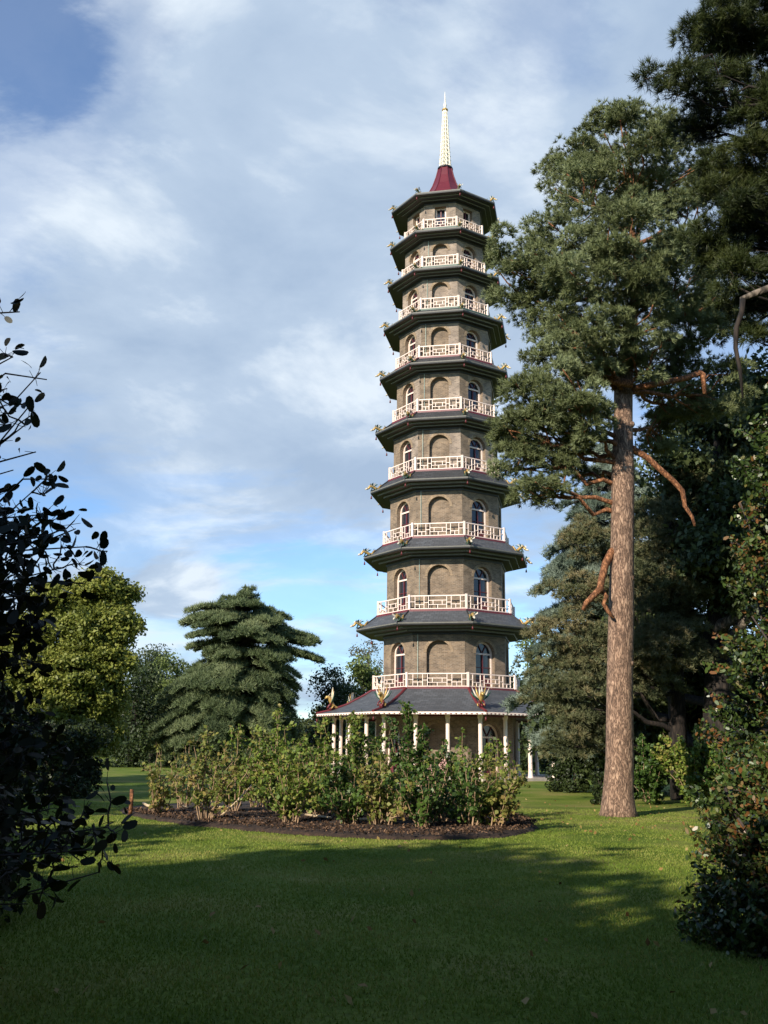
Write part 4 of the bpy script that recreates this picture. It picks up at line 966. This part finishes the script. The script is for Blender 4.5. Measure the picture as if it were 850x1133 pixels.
# ------------------------------------------------------------------ near foliage
# broad leaved tree at the left edge, mostly in shade
def magnolia():
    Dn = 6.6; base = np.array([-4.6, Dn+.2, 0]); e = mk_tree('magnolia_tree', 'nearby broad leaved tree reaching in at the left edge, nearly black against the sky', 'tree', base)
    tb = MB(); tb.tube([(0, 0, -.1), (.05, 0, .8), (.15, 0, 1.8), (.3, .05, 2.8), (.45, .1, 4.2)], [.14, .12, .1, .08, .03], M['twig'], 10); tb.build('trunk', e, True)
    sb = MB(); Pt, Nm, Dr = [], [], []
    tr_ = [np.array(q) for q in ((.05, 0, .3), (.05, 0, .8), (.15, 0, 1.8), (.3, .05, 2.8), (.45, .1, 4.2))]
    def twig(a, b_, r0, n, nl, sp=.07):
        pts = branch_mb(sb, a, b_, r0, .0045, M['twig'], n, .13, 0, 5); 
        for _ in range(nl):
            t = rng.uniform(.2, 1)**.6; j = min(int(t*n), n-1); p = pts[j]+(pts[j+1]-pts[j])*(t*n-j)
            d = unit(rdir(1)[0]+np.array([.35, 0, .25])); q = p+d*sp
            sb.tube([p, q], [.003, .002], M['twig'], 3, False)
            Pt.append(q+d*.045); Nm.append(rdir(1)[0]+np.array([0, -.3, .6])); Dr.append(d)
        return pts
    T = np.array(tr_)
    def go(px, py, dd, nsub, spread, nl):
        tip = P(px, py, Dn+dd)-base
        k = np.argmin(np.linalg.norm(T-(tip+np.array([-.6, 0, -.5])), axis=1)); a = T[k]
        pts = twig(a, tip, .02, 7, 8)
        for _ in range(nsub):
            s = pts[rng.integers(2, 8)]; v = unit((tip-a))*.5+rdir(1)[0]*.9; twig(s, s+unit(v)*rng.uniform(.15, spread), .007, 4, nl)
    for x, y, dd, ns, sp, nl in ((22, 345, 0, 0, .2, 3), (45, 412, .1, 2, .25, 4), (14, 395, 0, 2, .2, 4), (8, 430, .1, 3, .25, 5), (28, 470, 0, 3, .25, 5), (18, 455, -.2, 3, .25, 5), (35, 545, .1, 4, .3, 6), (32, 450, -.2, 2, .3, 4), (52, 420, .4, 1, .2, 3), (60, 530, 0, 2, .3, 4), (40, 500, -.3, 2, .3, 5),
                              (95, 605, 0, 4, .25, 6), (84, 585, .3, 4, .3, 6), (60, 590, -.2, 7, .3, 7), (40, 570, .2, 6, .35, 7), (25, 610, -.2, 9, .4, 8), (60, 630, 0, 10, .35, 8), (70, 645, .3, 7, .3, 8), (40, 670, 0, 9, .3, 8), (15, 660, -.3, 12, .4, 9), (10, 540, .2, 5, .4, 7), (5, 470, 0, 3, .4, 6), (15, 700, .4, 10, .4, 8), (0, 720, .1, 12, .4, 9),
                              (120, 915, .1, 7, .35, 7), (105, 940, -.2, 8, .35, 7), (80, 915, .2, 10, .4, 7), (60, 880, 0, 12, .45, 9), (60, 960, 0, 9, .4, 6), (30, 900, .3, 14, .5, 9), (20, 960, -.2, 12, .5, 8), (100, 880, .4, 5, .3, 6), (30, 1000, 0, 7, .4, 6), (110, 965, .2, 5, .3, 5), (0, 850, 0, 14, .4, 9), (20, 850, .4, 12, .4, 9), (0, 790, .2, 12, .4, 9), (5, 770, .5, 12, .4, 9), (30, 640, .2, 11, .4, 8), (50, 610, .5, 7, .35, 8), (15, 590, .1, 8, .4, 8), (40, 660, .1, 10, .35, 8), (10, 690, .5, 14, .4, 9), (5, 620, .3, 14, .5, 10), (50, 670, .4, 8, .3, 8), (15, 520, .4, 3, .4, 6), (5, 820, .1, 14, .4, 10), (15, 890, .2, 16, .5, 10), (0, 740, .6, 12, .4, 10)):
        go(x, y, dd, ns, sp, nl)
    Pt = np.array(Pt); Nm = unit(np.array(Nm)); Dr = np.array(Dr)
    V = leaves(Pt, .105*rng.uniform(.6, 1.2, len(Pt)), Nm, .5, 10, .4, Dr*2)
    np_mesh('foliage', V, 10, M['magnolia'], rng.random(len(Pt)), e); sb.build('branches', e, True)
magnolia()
bush('evergreen_shrub', 'low black shaded bush at the lower left corner', 0, 0, 9.5, 0, 0, M['darkleaf'], .09, 16000, base=(-4.8, 9.8, 0), hgt=2.4, wid=1.75)
bush('evergreen_shrub', 'dark shaded bush behind the left edge branches, in front of the lawn', 0, 0, 15, 0, 0, M['darkleaf'], .11, 20000, base=(-8.0, 16.5, 0), hgt=2.9, wid=1.9)

# holly at the right edge
def holly(label, base, H, Wd, n, leaf, dense_low=0, spires=14):
    base = np.array(base, float); e = mk_tree('holly_tree', label, 'shrub' if H < 4 else 'tree', base); Pt, Nm = [], []; sb = MB()
    ns = max(800, int(Wd*H*60)); per = n//ns
    for k in range(ns):
        z = rng.uniform(.02, 1)**.8*H; t = z/H; wr = Wd*(1-.75*t**2.6)*(.92+.08*sin(t*9)); a = rng.random()*2*pi; r_ = wr*rng.uniform(.55, 1.03)
        tip = np.array([r_*cos(a), r_*sin(a), z]); L = rng.uniform(.25, .55); d = unit(np.array([cos(a), sin(a), .5])+rdir(1)[0]*.5); st = tip-d*L
        sb.tube([st, tip], [.008, .003], M['twig'], 4, False)
        q = rng.uniform(0, 1.1, per)[:, None]; c = st+d*L*q+rdir(per)*.06; Pt.append(c); Nm.append(unit(rdir(per)*.8+np.array([cos(a)*.3, sin(a)*.3, .5])))
    for k in range(12):
        a = rng.random()*6.28; branch_mb(sb, (0, 0, 0), (Wd*.6*cos(a), Wd*.6*sin(a), H*rng.uniform(.4, .9)), .04, .01, M['twig'], 5, .06, 0, 5)
    Pt = np.concatenate(Pt); Nm = np.concatenate(Nm); Pt[:, 2] = np.abs(Pt[:, 2])
    V = leaves(Pt, leaf*rng.uniform(.65, 1.2, len(Pt)), Nm, .52, 6, .5)
    np_mesh('foliage', V, 6, M['holly'], rng.random(len(Pt)), e); sb.build('stems', e, True); return e
holly('glossy holly bush at the lower right corner, half in shade', (3.72, 9.0, 0), 1.75, 1.15, 48000, .06)
holly('tall glossy holly at the right edge above the corner bush', (5.75, 12.0, 0), 6.9, 2.1, 70000, .075)

# near pine at top right
Dq = 12.5
base = np.array([P(960, 800, Dq)[0], Dq, 0])
tr = [base, P(960, 700, Dq), P(955, 450, Dq), P(940, 250, Dq), P(930, 60, Dq), P(925, -100, Dq)]
lob = [L_(x, y, r, Dq, dd) for x, y, r, dd in ((800, 25, 40, 0), (835, 60, 50, .6), (760, 95, 26, -.3), (725, 82, 14, -.2), (800, 110, 40, .2), (850, 130, 45, 0), (775, 45, 24, .4), (815, 175, 36, 0), (850, 210, 45, .5), (800, 225, 34, -.2), (835, 265, 36, .2), (790, 275, 30, .3), (815, 310, 26, 0), (860, 320, 36, .8),
                                             (845, 375, 20, .6), (880, 20, 50, 0), (900, 150, 60, 0), (910, 260, 60, 0), (820, -30, 45, 0), (770, 150, 22, .4), (815, 345, 22, .9))]
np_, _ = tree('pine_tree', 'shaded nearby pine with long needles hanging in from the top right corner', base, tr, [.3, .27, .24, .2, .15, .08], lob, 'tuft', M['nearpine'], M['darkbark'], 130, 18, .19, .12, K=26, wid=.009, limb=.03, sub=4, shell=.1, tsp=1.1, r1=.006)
mb = MB(); q = [P(x, y, 9.5)-base for x, y in ((960, 280), (900, 305), (868, 316), (850, 320), (836, 325), (820, 331))]; mb.tube(q, [.06, .055, .05, .047, .04, .025], M['greybark'], 8)
q = [P(x, y, 9.5)-base for x, y in ((822, 331), (821, 345), (815, 362), (814, 385), (819, 410), (822, 440))]; mb.tube(q, [.03, .028, .026, .024, .02, .01], M['darkbark'], 7)
mb.build('dead_branch', np_, True)

# ------------------------------------------------------------------ unseen trees shading the lawn; several at the sides added to cut sky light
def unseen_shade_tree(x, y, H, Rw, zb, n=9000):
    base = np.array([x, y, 0.]); lob = []
    for k in range(12):
        a = rng.random()*6.28; r_ = rng.uniform(.1, .62)*Rw; z = rng.uniform(zb+1, H-1.2)
        lob.append((np.array([x+r_*cos(a), y+r_*sin(a), z]), (Rw*.5, Rw*.5, min(1.6, (H-zb)*.3))))
    lob.append((np.array([x, y, H-1.1]), (Rw*.5, Rw*.5, 1.1)))
    tree('unseen_shade_tree', 'unseen broad leafy tree outside the frame, placed to shade the lawn', base, [base, base+[0, 0, H*.5], base+[.2, 0, H*.9]], [.4, .3, .08], lob, 'leaf', M['darkleaf'], M['darkbark'], 5, 40, 1.0, .55, group='trees behind the viewpoint', limb=.12, sub=1)
for q in ((-13.2, -3.9, 11.3, 3.9, 0), (-8, -12, 11, 4.6, 0), (-21.5, -10, 12, 4.6, 0), (-1, -13, 12, 4.4, 0), (-28, 2, 11.5, 4.6, 0), (-17, -16, 15, 5, 2), (-9, -19, 15, 5, 2), (0, -19, 15, 5, 1), (2, -5.5, 9, 4, 3), (-6, -5, 7.1, 3.6, 2.2), (8, -1, 14, 4.6, 1), (9.8, 5, 14, 4.6, 1), (13, 11, 13, 4.5, 1), (-9.5, -1, 7.5, 3, .5), (-9, 3.5, 5, 2.6, .3), (-31, 14, 11, 4.5, 0), (16.5, 19, 15, 4.8, 1), (23, 29, 16, 5, 1), (-13.5, 6.5, 6, 2.8, .3), (-17, 13.5, 7.5, 3, .3), (-24, 21, 14, 4.8, 0), (-30, 27, 15, 5, 0), (-21, 13, 10, 4, 0)):
    unseen_shade_tree(*q)

# added unseen canopy blocking overhead sky light, sun gap left for the holly
base = np.array([-4.5, -4.0, 0.]); lob = []
for k in range(46):
    y = rng.uniform(-5.5, .3); zl_ = max(3.4, 1.6+.86*y+3.3); z = rng.uniform(zl_, max(zl_+.1, (10+1.2*sin(k*2.1)-y)/1.75-1.0)); x = rng.uniform(-7, 7.5); q = np.array([x, y, z])-np.array([3.7, 9, 1.6]); sv = np.array(sdir)
    if np.linalg.norm(q-sv*q.dot(sv)) > 1.9: lob.append((np.array([x, y, z]), (1.5, 1.1, .55)))
tree('added_canopy', 'added leafy canopy over the viewpoint, unseen, blocking sky light', base, [base, base+[0, 0, 3], base+[.6, .5, 6]], [.3, .22, .1], lob, 'leaf', M['darkleaf'], M['darkbark'], 14, 60, .6, .3, limb=.06, sub=1)
